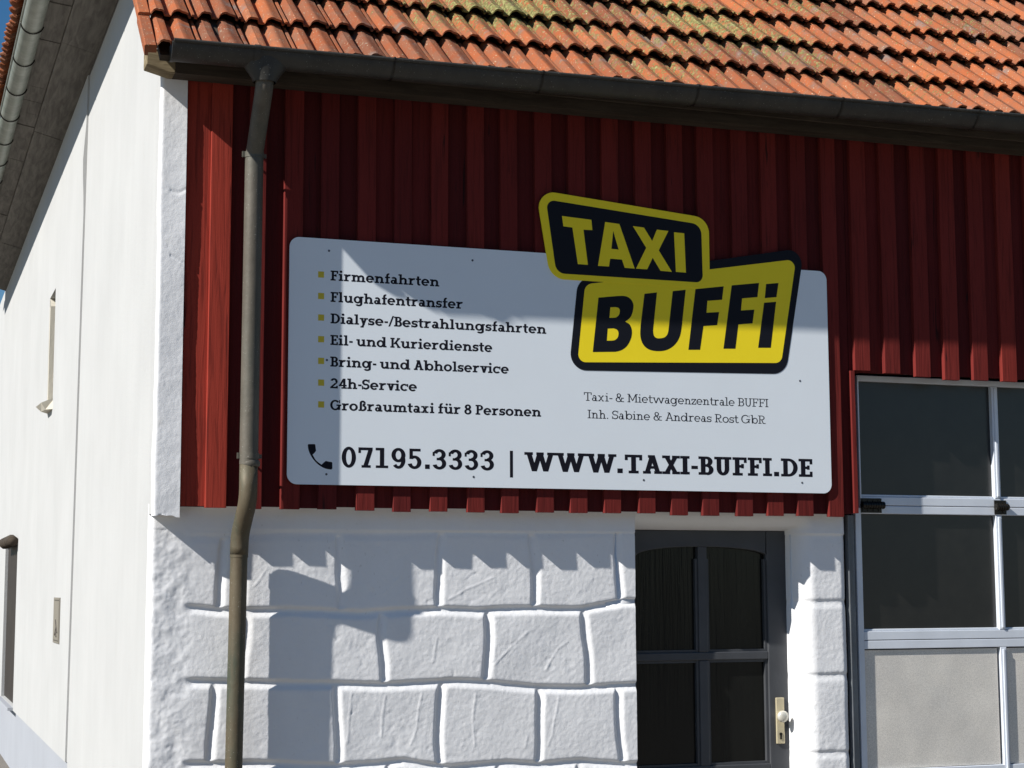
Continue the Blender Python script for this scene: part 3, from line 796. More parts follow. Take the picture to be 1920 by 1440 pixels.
def lichen_front(u, s):
    v = 0.0
    for a, b, du, ds, k in patches:
        v += k * math.exp(-((u - a) / du) ** 2 - ((s - b) / ds) ** 2)
    return min(1.15, v)
TW = 0.2285
roof = tile_roof('tiled_roof', -0.713, 43, 0.355, TW, 13, pos_front, bld, lichen_front)
# deck below the tiles
dk = MB()
L = 4.9
dk.add([pos_front(-0.69, 0.03, 0.000), pos_front(9.08, 0.03, 0.000), pos_front(9.08, L, -0.002), pos_front(-0.69, L, -0.002),
        pos_front(-0.69, 0.03, -0.030), pos_front(9.08, 0.03, -0.030), pos_front(9.08, L, -0.032), pos_front(-0.69, L, -0.032)],
       [(0, 1, 2, 3), (7, 6, 5, 4), (0, 4, 5, 1), (1, 5, 6, 2), (2, 6, 7, 3), (3, 7, 4, 0)])
dk.build('roof_deck', M_DARKBEAM, roof)
# verge tiles along the left edge: flat top, downturned flange
vg = MB()
for r in range(13):
    s0 = r * 0.355 + random.uniform(-0.005, 0.005)
    s1 = s0 + 0.395
    tone = random.uniform(0.2, 0.6)
    pr = [(-0.768, -0.012), (-0.772, 0.036), (-0.766, 0.043), (-0.720, 0.045), (-0.714, 0.036), (-0.714, 0.006), (-0.752, 0.004), (-0.752, -0.012)]
    ra_, rb_ = [], []
    for u, h in pr:
        ra_.append(pos_front(u, s0 + (0.03 if h < -0.03 else 0), h + 0.018))
        rb_.append(pos_front(u, s1, h))
    n = len(pr)
    vg.add(ra_ + rb_, [(k, (k + 1) % n, n + (k + 1) % n, n + k) for k in range(n)] + [tuple(reversed(range(n)))], tile=tone)
vg.build('verge', M_TILE, roof)

# main roof over the side wall, eave runs back along it
mr = thing_dummy = None
BL = math.radians(40)
def pos_side(u, s, h):
    # u runs along -y so that tiles face outwards
    return (-1.150 + s * math.cos(BL) - h * math.sin(BL), 12.6 - u, 5.375 + s * math.sin(BL) + h * math.cos(BL) + 0.010 * math.sin(u * 2.3) + 0.022 * math.sin(u * 7.1) * math.sin(u * 1.3 + 1))
main = tile_roof('main_roof', 0.0, 50, 0.36, 0.236, 11, pos_side, bld, lambda u, s: 0.0)
dk = MB()
dk.add([pos_side(0, 0.03, 0.0), pos_side(11.8, 0.03, 0.0), pos_side(11.8, 6, -0.002), pos_side(0, 6, -0.002),
        pos_side(0, 0.03, -0.03), pos_side(11.8, 0.03, -0.03), pos_side(11.8, 6, -0.032), pos_side(0, 6, -0.032)],
       [(0, 1, 2, 3), (7, 6, 5, 4), (0, 4, 5, 1), (1, 5, 6, 2), (2, 6, 7, 3), (3, 7, 4, 0)])
dk.build('roof_deck', M_DARKBEAM, main)
sf = MB()
yb = 0.80
rs = random.Random(3)
while yb < 12.6:                                             # long inner planks in lengths
    ye = min(12.6, yb + rs.uniform(2.0, 2.9))
    dz = rs.uniform(-0.003, 0.003)
    x0, x1 = XW - 0.005, -0.872
    sf.add([(x0, yb, 5.225 + dz), (x1, yb, 5.285 + dz), (x1, ye - 0.006, 5.285 + dz), (x0, ye - 0.006, 5.225 + dz),
            (x0, yb, 5.245 + dz), (x1, yb, 5.305 + dz), (x1, ye - 0.006, 5.305 + dz), (x0, ye - 0.006, 5.245 + dz)],
           [(3, 2, 1, 0), (1, 2, 6, 5), (0, 1, 5, 4), (2, 3, 7, 6), (4, 5, 6, 7)])
    yb = ye
yb = 0.80
while yb < 12.6:                                             # short outer boards up to the gutter
    ye = yb + rs.uniform(0.30, 0.42)
    dz = rs.uniform(-0.004, 0.004)
    x0, x1 = -0.874, -1.05
    sk = 0.16
    sf.add([(x0, yb, 5.300 + dz), (x1, yb + sk, 5.375 + dz), (x1, ye - 0.008 + sk, 5.375 + dz), (x0, ye - 0.008, 5.300 + dz),
            (x0, yb, 5.32 + dz), (x1, yb + sk, 5.395 + dz), (x1, ye - 0.008 + sk, 5.395 + dz), (x0, ye - 0.008, 5.32 + dz)],
           [(3, 2, 1, 0), (0, 1, 5, 4), (2, 3, 7, 6), (4, 5, 6, 7)])
    yb = ye
sf.build('soffit', M_SOFFIT, main)

# ---- entrance door, dark grey with four panes
dr = MB()
YD = 0.25
def bar(mb, x0, x1, z0, z1, y0, y1):
    mb.box(x0, x1, y0, y1, z0, z1)
bar(dr, 2.728, 2.852, 0.02, 2.054, YD, YD + 0.05)            # lock stile
bar(dr, 1.800, 1.936, 0.02, 2.054, YD, YD + 0.05)            # hinge stile
bar(dr, 1.937, 2.727, 0.02, 0.80, YD + 0.001, YD + 0.05)     # bottom panel
bar(dr, 1.937, 2.727, 1.357, 1.400, YD + 0.002, YD + 0.045)  # middle rail
bar(dr, 2.314, 2.368, 0.80, 1.356, YD + 0.003, YD + 0.044)
bar(dr, 2.314, 2.368, 1.401, 1.966, YD + 0.003, YD + 0.044)
arch = [(1.937, 2.053), (1.937, 1.905)] + [(2.341 + 0.404 * math.cos(a) * 0.977, 1.905 + 0.060 * math.sin(a) ** 0.8) for a in [math.pi * (1 - k / 24) for k in range(1, 24)]] + [(2.727, 1.905), (2.727, 2.053)]
dr.prism(arch, [], YD + 0.0015, YD + 0.047)
door = bevel(dr.build('entrance_door', M_DOOR, bld), 0.005)
bd = MB()                                                    # glazing beads
for x0, x1 in ((1.937, 2.313), (2.369, 2.727)):
    for z0, z1 in ((0.801, 1.356), (1.401, 1.90)):
        bar(bd, x0, x0 + 0.012, z0, z1, YD + 0.014, YD + 0.043)
        bar(bd, x1 - 0.014, x1, z0, z1, YD + 0.012, YD + 0.043)
        bar(bd, x0 + 0.0125, x1 - 0.0145, z0, z0 + 0.012, YD + 0.014, YD + 0.043)
        if z1 < 1.5:
            bar(bd, x0 + 0.0125, x1 - 0.0145, z1 - 0.012, z1, YD + 0.014, YD + 0.043)
bd.build('glazing_bead', M_DOOR, door)
for x0, x1 in ((1.94, 2.313), (2.369, 2.726)):
    for z0, z1 in ((0.80, 1.356), (1.401, 1.97)):
        gp = MB()
        gp.box(x0, x1, YD + 0.034, YD + 0.040, z0, z1)
        gp.build('pane', M_GLASS, door)
lk = MB()
lk.box(2.762, 2.812, YD - 0.012, YD - 0.0005, 0.903, 1.150)
plate = bevel(lk.build('lock_plate', M_CREAM, door), 0.004)
lk = MB()
kx, kz = 2.783, 1.051
rings = []
for yy, rr in ((YD - 0.012, 0.016), (YD - 0.022, 0.014), (YD - 0.028, 0.014), (YD - 0.032, 0.024), (YD - 0.039, 0.031), (YD - 0.049, 0.032), (YD - 0.058, 0.025), (YD - 0.062, 0.010)):
    rings.append([(kx + rr * math.cos(a), yy, kz + rr * math.sin(a)) for a in [2 * math.pi * k / 28 for k in range(28)]])
lk.loft([list(reversed(r)) for r in rings])
lk.build('knob', M_KNOB, door, smooth=True)
lk = MB()
lk.cyl((2.786, YD - 0.013, 0.955), (0, -1, 0), 0.0085, 0.004, 16)
lk.box(2.7815, 2.7905, YD - 0.0165, YD - 0.0125, 0.928, 0.950)
lk.build('keyhole', M_IRON, door)

# ---- garage door: aluminium frame, dark glass, metal sheets at the bottom
YG = 0.150
gd = MB()
cols_g = [(3.232, 3.268), (4.149, 4.189), (5.07, 5.11), (5.99, 6.03), (6.91, 6.95), (7.80, 7.84)]
for i, (a, b) in enumerate(cols_g):
    if i == 0:
        gd.box(a, b, YG, YG + 0.045, 0.05, 2.185)
        gd.box(a + 0.032, b + 0.006, YG, YG + 0.045, 2.187, 2.925)
    else:
        for z0, z1 in ((2.246, 2.892), (1.503, 2.150), (0.06, 1.405)):
            gd.box(a, b, YG + 0.0015, YG + 0.045, z0, z1)
            gd.box(a + 0.012, b - 0.012, YG - 0.006, YG + 0.001, z0 + 0.01, z1 - 0.01)
gd.box(3.27, 7.84, YG + 0.001, YG + 0.045, 2.893, 2.925)
for z0, z1 in ((2.198, 2.245), (2.1505, 2.195), (1.4545, 1.5025), (1.4055, 1.4515)):
    gd.box(3.2685, 7.84, YG + 0.0025, YG + 0.045, z0, z1)
gd.box(3.2685, 7.84, YG + 0.002, YG + 0.045, 0.70, 0.752)
for z in (2.246, 1.503):
    gd.box(3.269, 7.84, YG + 0.012, YG + 0.04, z, z + 0.012)     # lower glazing lips
gdo = bevel(gd.build('garage_door', M_ALU, bld), 0.003)
cells = [(3.262, 4.150), (4.187, 5.071), (5.109, 5.991), (6.029, 6.911), (6.949, 7.801)]
for x0, x1 in cells:
    for z0, z1 in ((2.24, 2.897), (1.498, 2.155)):
        gp = MB()
        gp.box(x0, x1, YG + 0.030, YG + 0.036, z0, z1)
        gp.build('pane', M_GGLASS, gdo)
    gp = MB()
    gn = 14
    tl = 0.010
    gp.box(x0 + 0.012, x1 - 0.016, YG + 0.016, YG + 0.022, 0.755, 1.399)
    gp.build('metal_sheet', M_SHEET, gdo)
bk = MB()
bk.box(3.20, 7.9, YG + 0.046, YG + 0.06, 0.0, 2.95)
bk.box(1.75, 2.86, YD + 0.051, YD + 0.06, 0.0, 2.08)
bk.build('dark_backing', M_DARK, bld)
def hinge(x, long):
    hg = MB()
    w = 0.138 if long else 0.085
    hg.tube([(x, YG - 0.016, 2.197), (x + w, YG - 0.016, 2.197)], 0.017, 16)
    k = 0
    while k * 0.016 < w - 0.008:
        hg.tube([(x + 0.004 + k * 0.016, YG - 0.016, 2.197), (x + 0.012 + k * 0.016, YG - 0.016, 2.197)], 0.0205, 16)
        k += 1
    for z in (2.222, 2.170):
        for q in range(4 if long else 2):
            hg.cyl((x + 0.018 + q * (0.034 if long else 0.045), YG - 0.0005, z), (0, -1, 0), 0.0085, 0.007, 12)
    hg.box(x + 0.002, x + w - 0.004, YG - 0.003, YG + 0.0015, 2.156, 2.236)
    return hg.build('hinge', M_IRON, gdo)
hinge(3.264, True)
hinge(4.138, False)
hinge(5.06, False)
gr = MB()
gr.box(3.166, 3.222, 0.155, 0.162, 0.0, 2.14)
gr.box(3.166, 3.170, 0.120, 0.155, 0.0, 2.14)
gr.build('door_rail', M_GALV, bld)
gr = MB()
gr.box(3.10, 3.30, 0.262, 0.27, 0.0, 2.95)
gr.box(3.152, 3.164, 0.175, 0.26, 0.0, 2.145)
gr.build('gap_strip', M_GAP, bld)  # closes the gap, coloured dark to stand for its shade

# ================================================================ gutter along the front eave
gut = thing('rain_gutter', 'dark brown half-round gutter under the orange roof tiles along the red cladding', 'gutter', (-0.64, -0.265, 4.30))
GR, GY = 0.0765, -0.307
def gz_at(x):
    return 4.284 + 0.0127 * (x + 0.64)
def half_ring(x, r, z):
    return [(x, GY + r * math.cos(a), z + r * math.sin(a)) for a in [math.pi + math.pi * k / 18 for k in range(19)]]
gm = MB()
x0, x1 = -0.640, 9.0
outer0 = half_ring(x0, GR, gz_at(x0)); inner0 = half_ring(x0, GR - 0.002, gz_at(x0))
outer1 = half_ring(x1, GR, gz_at(x1)); inner1 = half_ring(x1, GR - 0.002, gz_at(x1))
gm.loft([outer0 + list(reversed(inner0)), outer1 + list(reversed(inner1))])
gm.tube([(x0, GY - GR - 0.004, gz_at(x0) + 0.002), (x1, GY - GR - 0.004, gz_at(x1) + 0.002)], 0.009, 14)
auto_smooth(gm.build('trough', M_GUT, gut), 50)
ec = MB()
ring = half_ring(-0.642, GR + 0.003, gz_at(x0))
ec.loft([[(p[0] - 0.004, p[1], p[2]) for p in ring], [(p[0] + 0.010, p[1], p[2]) for p in ring]])
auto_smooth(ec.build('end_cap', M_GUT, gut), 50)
for xb in (-0.262, 0.42, 1.19, 2.05, 2.90, 3.75, 4.6, 5.45, 6.3, 7.15, 8.0, 8.85):
    bm_ = MB()
    wd = 0.030 if xb < 0 else 0.009
    a = half_ring(xb, GR + 0.005, gz_at(xb)); b = half_ring(xb + wd, GR + 0.005, gz_at(xb))
    bm_.loft([a, b], cap=False, closed=False)
    bm_.tube([(xb, GY - GR - 0.004, gz_at(xb) + 0.003), (xb + wd, GY - GR - 0.004, gz_at(xb) + 0.003)], 0.0115, 12)
    auto_smooth(bm_.build('bracket', M_GUT if xb < 0 else M_IRON, gut), 50)

# ================================================================ downpipe
dp = thing('downpipe', 'weathered grey-brown round drainpipe with swan neck running down past the sign', 'drainpipe', (-0.23, 0.0, 0.0))
PXc = -0.197
fn = MB()
rings = []
fz = gz_at(PXc) - GR
for z, rx, ry in ((fz + 0.045, 0.115, 0.070), (fz + 0.015, 0.110, 0.066), (fz - 0.045, 0.066, 0.056), (fz - 0.068, 0.054, 0.052)):
    rings.append([(PXc + rx * math.cos(a), GY + ry * math.sin(a), z) for a in [2 * math.pi * k / 32 for k in range(32)]])
fn.loft(rings, cap=False)
auto_smooth(fn.build('funnel', M_GUT, dp), 60)
def bez(p0, p1, p2, p3, n):
    o = []
    for k in range(n + 1):
        t = k / n
        o.append(tuple((1 - t) ** 3 * a + 3 * (1 - t) ** 2 * t * b + 3 * (1 - t) * t * t * c + t ** 3 * d for a, b, c, d in zip(p0, p1, p2, p3)))
    return o
sn = MB()
path = [(PXc, GY, fz - 0.02)] + bez((PXc, GY, fz - 0.05), (PXc, GY, fz - 0.085), (PXc, GY + 0.012, fz - 0.10), (PXc, GY + 0.035, fz - 0.128), 8)
path += bez((PXc, -0.125, 3.905), (PXc, -0.10, 3.872), (PXc, -0.08, 3.87), (PXc, -0.08, 3.80), 8)
sn.tube(path, 0.0425, 28)
sn.build('swan_neck', M_PIPE, dp, smooth=True)
zt = 3.845
up_ = MB()
up_.tube([(PXc, -0.08, zt), (PXc - 0.006, -0.08, 2.335)], 0.0445, 32)
up_.tube([(PXc, -0.08, 2.355), (PXc, -0.08, 2.347), (PXc, -0.08, 2.339), (PXc, -0.08, 2.331), (PXc, -0.08, 2.325)], [0.0445, 0.0475, 0.0485, 0.0475, 0.0445], 32)
auto_smooth(up_.build('upper_pipe', M_PIPE, dp), 50)
bn = MB()
path = [(PXc - 0.006, -0.08, 2.345)] + bez((PXc - 0.006, -0.08, 2.22), (PXc - 0.007, -0.08, 2.135), (PXc - 0.013, -0.048, 2.115), (PXc - 0.017, -0.028, 2.075), 8)
path += bez((PXc - 0.017, -0.028, 2.075), (PXc - 0.021, -0.008, 2.035), (PXc - 0.026, 0.022, 2.02), (PXc - 0.026, 0.022, 1.91), 8)[1:]
bn.tube(path, 0.0435, 32)
bn.build('elbow', M_PIPE_LOW, dp, smooth=True)
lp = MB()
lp.tube([(PXc - 0.026, 0.022, 1.945), (PXc - 0.046, 0.022, 0.03)], 0.0412, 32)
lp.tube([(PXc - 0.026, 0.022, 1.955), (PXc - 0.026, 0.022, 1.895)], 0.0432, 32)
auto_smooth(lp.build('lower_pipe', M_PIPE_LOW, dp), 50)
def clamp(z, x, y, r):
    cb = MB()
    cb.tube([(x, y, z - 0.014), (x, y, z + 0.014)], r, 28)
    cb.box(x - r - 0.012, x - r + 0.004, y - 0.004, y + 0.010, z - 0.012, z + 0.016)
    cb.box(x + r - 0.004, x + r + 0.013, y, y + 0.012, z - 0.010, z + 0.010)
    cb.tube([(x, y + r - 0.004, z), (x, YS, z)], 0.006, 10)
    auto_smooth(cb.build('clamp', M_PIPE, dp), 50)
clamp(3.845, PXc, -0.08, 0.0470)
clamp(2.375, PXc - 0.003, -0.08, 0.0468)
clamp(0.86, PXc - 0.037, 0.022, 0.0440)

# ================================================================ gutter along the side eave
sg = thing('rain_gutter', 'grey-green half-round gutter with wire brackets high along the white side wall', 'gutter', (-1.06, 0.8, 5.36))
SX, SZ, SR = -1.065, 5.372, 0.068
def half_ring_y(y, r):
    return [(SX + r * math.cos(a), y, SZ + r * math.sin(a)) for a in [math.pi + math.pi * k / 18 for k in range(19)]]
gm = MB()
gm.loft([list(reversed(half_ring_y(0.8, SR) + list(reversed(half_ring_y(0.8, SR - 0.002))))), list(reversed(half_ring_y(12.55, SR) + list(reversed(half_ring_y(12.55, SR - 0.002)))))])
gm.tube([(SX - SR - 0.003, 0.8, SZ + 0.002), (SX - SR - 0.003, 12.55, SZ + 0.002)], 0.008, 12)
auto_smooth(gm.build('trough', M_GUT_SIDE, sg), 50)
yb = 1.45
while yb < 12.4:
    bm_ = MB()
    ring = half_ring_y(yb, SR + 0.005)
    bm_.tube(ring, 0.0048, 8)
    bm_.build('bracket', M_IRON, sg, smooth=True)
    yb += 0.745

# ================================================================ small plate on the side wall
wp = thing('wall_plate', 'small beige rectangular notice plate screwed to the white side wall', 'plate', (XW - 0.013, 4.73, 1.36))
wpm = MB()
xp = XW - 0.013
wpm.box(xp - 0.006, xp - 0.0005, 4.49, 4.97, 1.365, 1.690)
wpp = wpm.build('panel', M_PLATE, wp)
pr_ = MB()
pr_.box(xp - 0.0075, xp - 0.0062, 4.56, 4.90, 1.668, 1.674)
pr_.box(xp - 0.0075, xp - 0.0062, 4.56, 4.90, 1.380, 1.386)
pr_.box(xp - 0.0075, xp - 0.0062, 4.52, 4.525, 1.375, 1.680)
for (ya, za), (yb_, zb_) in (((4.80, 1.42), (4.70, 1.48)), ((4.70, 1.48), (4.76, 1.53)), ((4.70, 1.48), (4.62, 1.44)), ((4.74, 1.45), (4.68, 1.41))):
    pr_.tube([(xp - 0.0065, ya, za), (xp - 0.0065, yb_, zb_)], 0.006, 6)
pr_.build('print', M_PRINT, wp)

# ================================================================ the company sign
sign = thing('company_sign', 'large white sign board with black and yellow taxi logo on red cladding', 'sign', (0, 0, 2.25))
sp = MB()
SH = 3.4717
sp.prism(rounded([(0, 2.25), (3.0, 2.25), (3.0, SH), (0, SH)], [0.05] * 4, 10), [], 0.0, 0.004)
board = sp.build('panel', M_WHITE, sign)
for x, z in ((0.1986, 3.412), (0.9486, 3.4093), (0.1929, 2.8642), (2.8206, 2.8584), (0.1956, 2.3014), (0.9535, 2.3023), (1.8877, 2.3028), (2.8194, 2.305)):
    sh_ = MB()
    sh_.cyl((x, 0.0005, z), (0, -1, 0), 0.0058, 0.0014, 12)
    sh_.build('screw_head', M_SCREW, board)
lp_ = MB()
lp_.prism(rounded(BUF_OUT, [0.085, 0.085, 0.095, 0.075], 10), [], -0.0012, 0.003)
buf = lp_.build('lower_logo_plate', M_BLK, sign)
lp_ = MB()
lp_.prism(rounded(BUF_IN, [0.05, 0.04, 0.045, 0.04], 10), [], -0.0016, None)
lp_.build('yellow_field', M_YEL, buf)
for group in ((0,), (1,), (2,), (3,), (4, 5)):
    lp_ = MB()
    for k in group:
        lp_.prism(*BUF_L[k], -0.0020, None)
    lp_.build('letter', M_BLK, buf)
lp_ = MB()
lp_.prism(rounded(TAXI_OUT, [0.085, 0.095, 0.07, 0.09], 10), [], -0.0026, 0.003)
tx = lp_.build('upper_logo_plate', M_YEL, sign)
lp_ = MB()
lp_.prism(rounded(TAXI_IN, [0.04, 0.055, 0.04, 0.06], 10), [], -0.0030, None)
lp_.build('black_field', M_BLK, tx)
for o, h in TAXI_L:
    lp_ = MB()
    lp_.prism(o, h, -0.0034, None)
    lp_.build('letter', M_YEL, tx)
lp_ = MB()
lp_.prism(PHONE, [], -0.0003, None)
lp_.build('phone_symbol', M_TXT, board)
for k in range(7):
    lp_ = MB()
    x = 0.1445 + 0.0011 * k
    z = 3.2747 - k * 0.10775
    lp_.prism([(x, z), (x + 0.0302, z), (x + 0.0302, z + 0.0308), (x, z + 0.0308)], [], -0.0003, None)
    lp_.build('bullet', M_BUL, board)

# ---- slab-serif lettering
class Font:
    def __init__(s, W, T, H=0.70, e=0.12):
        s.W, s.T, s.H, s.e = W, T, H, e
    def R(s, x0, y0, x1, y1):
        return [(x0, y0), (x1, y0), (x1, y1), (x0, y1)]
    def A(s, cx, cy, rx, ry, a0, a1, wx=None, wy=None, n=20):
        wx = s.W if wx is None else wx
        wy = s.T if wy is None else wy
        out = []
        for k in range(n):
            q = []
            for t, inner in ((k, 0), (k + 1, 0), (k + 1, 1), (k, 1)):
                a = math.radians(a0 + (a1 - a0) * t / n)
                q.append((cx + (rx - wx * inner) * math.cos(a), cy + (ry - wy * inner) * math.sin(a)))
            out.append(q)
        return out
    def D(s, x0, y0, x1, y1, w):
        """slanted stem with horizontal ends, w = horizontal width"""
        return [(x0, y0), (x0 + w, y0), (x1 + w, y1), (x1, y1)]
    def dot(s, cx, cy, r):
        return [(cx + r * math.cos(a), cy + r * math.sin(a)) for a in [2 * math.pi * k / 14 for k in range(14)]]
    def glyph(s, ch):
        W, T, H, e = s.W, s.T, s.H, s.e
        R, A, D = s.R, s.A, s.D
        p = []
        foot = lambda x, y=0, l=e, r=e: p.append(R(x - l, y, x + W + r, y + T))
        head = lambda x, y, l=e: p.append(R(x - l, y - T, x + W, y))
        stem = lambda x, a, b: p.append(R(x, a, x + W, b))
        def arch(x, xr):
            ry = 0.27
            xl = x + W * 0.3
            rx = (xr + W - xl) / 2
            p.extend(A(xl + rx, H - ry, rx, ry, 0, 165, W, T * 1.25))
            stem(xr, 0, H - ry + 0.01); foot(xr, 0, e * 0.8, e)
        g = 0.05
        B = 0.23 + W * 0.6                      # bowl radius
        if ch == ' ': return [], 0.30
        if ch == 'i':
            stem(e, 0, H); foot(e); head(e, H); p.append(s.dot(e + W / 2, 0.93, W * 0.60)); return p, 2 * e + W + g
        if ch == 'l':
            stem(e, 0, 1.03); foot(e); head(e, 1.03); return p, 2 * e + W + g
        if ch in 'nh':
            stem(e, 0, H if ch == 'n' else 1.03); foot(e, 0, e, e * 0.8); head(e, H if ch == 'n' else 1.03)
            xr = e + W + 0.25; arch(e, xr); return p, xr + W + e + g
        if ch == 'm':
            stem(e, 0, H); foot(e, 0, e, e * 0.7); head(e, H)
            x1_ = e + W + 0.22; arch(e, x1_); x2_ = x1_ + W + 0.22; arch(x1_, x2_); return p, x2_ + W + e + g
        if ch == 'r':
            stem(e, 0, H); foot(e, 0, e, e * 1.2); head(e, H)
            p.extend(A(e + W + 0.19, H - 0.27, 0.27 + W * 0.2, 0.28, 62, 180, W * 0.9, T * 1.3)); return p, e + W + 0.36 + g * 0.4
        if ch in 'uü':
            stem(e, 0.25, H); head(e, H)
            xr = e + W + 0.25
            rx = (xr + W * 0.6 - e) / 2
            p.extend(A(e + rx, 0.26, rx, 0.275, 180, 350, W, T * 1.25))
            stem(xr, 0, H); head(xr, H, e * 0.8); p.append(R(xr, 0, xr + W + e, T))
            if ch == 'ü':
                p.append(s.dot(e + W * 0.8, 0.93, W * 0.55)); p.append(s.dot(xr + W * 0.1, 0.93, W * 0.55))
            return p, xr + W + e + g
        if ch == 'o':
            p.extend(A(B + 0.01, H / 2, B + 0.03, H / 2 + 0.02, 0, 360, W, T * 1.15, 32)); return p, 2 * B + 0.05 + g
        if ch == 'e':
            p.extend(A(B + 0.01, H / 2, B + 0.02, H / 2 + 0.02, 0, 318, W, T * 1.15, 30)); p.append(R(W * 0.7, H / 2 - T * 0.5, 2 * B + 0.02, H / 2 + T * 0.45)); return p, 2 * B + 0.04 + g
        if ch == 'c':
            p.extend(A(B + 0.01, H / 2, B + 0.02, H / 2 + 0.02, 40, 318, W, T * 1.15, 28)); p.append(R(2 * B - W * 0.55, H * 0.58, 2 * B, H)); return p, 2 * B + g
        if ch == 'a':
            xr = 0.31 + W * 0.35
            p.extend(A(xr - 0.12 + W * 0.25, H - 0.24, 0.12 + W * 0.75, 0.26, 0, 150, W, T * 1.2)); stem(xr, 0, H - 0.23); p.append(R(xr, 0, xr + W + e * 0.9, T))
            p.extend(A(xr * 0.5 + W * 0.25 + 0.01, 0.21, xr * 0.5 + W * 0.25, 0.225, 0, 360, W * 0.95, T, 26)); return p, xr + W + e * 0.9 + g
        if ch == 'b':
            stem(e, 0, 1.03); head(e, 1.03); p.extend(A(e + W * 0.45 + B * 0.98, H / 2, B * 1.02, H / 2 + 0.02, 0, 360, W, T * 1.15, 30)); return p, e + W * 0.45 + 2 * B + g
        if ch in 'dg':
            xr = 2 * B - W * 0.55
            p.extend(A(B, H / 2, B * 1.02, H / 2 + 0.02, 0, 360, W, T * 1.15, 30))
            if ch == 'd':
                stem(xr, 0, 1.03); head(xr, 1.03); p.append(R(xr, 0, xr + W + e, T))
            else:
                stem(xr, -0.08, H); p.append(R(xr, H - T, xr + W + e, H)); p.extend(A(xr + W - B * 0.95, -0.05, B * 0.95, 0.25, 205, 360, W, T * 1.2))
            return p, xr + W + e + g * 0.8
        if ch == 'f':
            x = e + 0.02
            stem(x, 0, 0.82); foot(x, 0, e, e * 1.1); p.append(R(x - e, H - T, x + W + 0.16, H)); p.extend(A(x + 0.23, 0.80, 0.23, 0.25, 62, 180, W, T * 1.2)); return p, x + W + 0.20
        if ch == 't':
            x = 0.11
            stem(x, 0.22, 0.92); p.append(R(0, H - T, x + W + 0.17, H)); p.extend(A(x + 0.20, 0.22, 0.20, 0.24, 180, 322, W, T * 1.2)); return p, x + W + 0.19 + g * 0.3
        if ch in 'sS':
            h = H if ch == 's' else 1.0
            r = (0.21 if ch == 's' else 0.27) + W * 0.35
            t = T * 1.2
            ry = (h + t) / 4 + 0.01
            p.extend(A(r, h - ry + 0.01, r * 0.96, ry, 25, 270, W * 0.95, t)); p.extend(A(r, ry - 0.01, r, ry, -155, 90, W * 0.95, t))
            p.append(R(2 * r - W * 0.5, h * 0.66, 2 * r - 0.01, h)); p.append(R(0.0, 0, W * 0.5, h * 0.36)); return p, 2 * r + g
        if ch in 'vw':
            hw = 0.27 + W * 0.12
            x = e * 0.7
            n = 1 if ch == 'v' else 2
            for k in range(n):
                o = x + k * (2 * hw - W * 0.35)
                p.append(D(o + hw - W * 0.5, 0, o, H, W)); p.append(D(o + hw - W * 0.5, 0, o + 2 * hw - W, H, W))
            xe = x + 2 * hw + (n - 1) * (2 * hw - W * 0.35)
            p.append(R(0, H - T, x + W + e * 0.7, H)); p.append(R(xe - W - e * 0.7, H - T, xe + e * 0.7, H)); return p, xe + e * 0.7 + g * 0.3
        if ch == 'x':
            hw = 0.42 + W * 0.3
            x = e * 0.6
            p.append(D(x, 0, x + hw - W * 0.6, H, W)); p.append(D(x + hw - W * 0.6, 0, x, H, W))
            for y in (0, H - T):
                p.append(R(0, y, x + W + e * 0.5, y + T)); p.append(R(x + hw - W * 0.9, y, x + hw + W * 0.4 + e * 0.5, y + T))
            return p, hw + W * 0.4 + 2 * e + g * 0.5
        if ch == 'y':
            hw = 0.27 + W * 0.12
            x = e * 0.7
            p.append(D(x + hw - W * 0.5, 0, x, H, W)); p.append(D(x + hw - W * 0.5 - 0.13, -0.27, x + 2 * hw - W, H, W * 0.95)); p.append(R(x, -0.27, x + hw - W * 0.1, -0.27 + T))
            p.append(R(0, H - T, x + W + e * 0.7, H)); p.append(R(x + 2 * hw - W - e * 0.7, H - T, x + 2 * hw + e * 0.7, H)); return p, x + 2 * hw + e * 0.7 + g * 0.3
        if ch == 'z':
            w = 0.44 + W * 0.4
            p.append(R(0, 0, w, T)); p.append(R(0, H - T, w, H)); p.append(D(0.0, T, w - W * 1.15, H - T, W * 1.15)); p.append(R(0, H - 0.24, T * 0.9, H)); p.append(R(w - T * 0.9, 0, w, 0.24)); return p, w + g
        if ch == 'ß':
            stem(e, 0, 0.8); p.append(R(0, 0, e + W, T)); p.extend(A(e + 0.27, 0.78, 0.27, 0.26, 0, 180, W, T * 1.2)); p.extend(A(e + 0.25, 0.76, 0.29, 0.24, -90, 0, W, T * 1.1)); p.extend(A(e + 0.25, 0.30, 0.31 + W * 0.3, 0.32, -100, 90, W, T * 1.15)); return p, e + 0.56 + W * 0.3 + g
        # capitals
        S1 = e
        if ch == 'I':
            stem(S1, 0, 1); foot(S1); foot(S1, 1 - T); return p, 2 * S1 + W + g
        if ch in 'FE':
            w = 0.62 + W * 0.3
            stem(S1, 0, 1); p.append(R(0, 1 - T, w, 1)); p.append(R(w - T * 0.95, 0.70, w, 1)); p.append(R(S1, 0.5 - T * 0.45, w - 0.14, 0.5 + T * 0.55)); p.append(R(w - 0.14 - T * 0.9, 0.40, w - 0.14, 0.64))
            if ch == 'F': foot(S1, 0, S1, S1 * 1.4)
            else: p.append(R(0, 0, w, T)); p.append(R(w - T * 0.95, 0, w, 0.30))
            return p, w + g
        if ch == 'T':
            w = 0.74 + W * 0.3
            p.append(R(0, 1 - T, w, 1)); p.append(R(0, 0.70, T * 0.95, 1)); p.append(R(w - T * 0.95, 0.70, w, 1)); stem(w / 2 - W / 2, 0, 1); foot(w / 2 - W / 2, 0, e * 1.1, e * 1.1); return p, w + g * 0.6
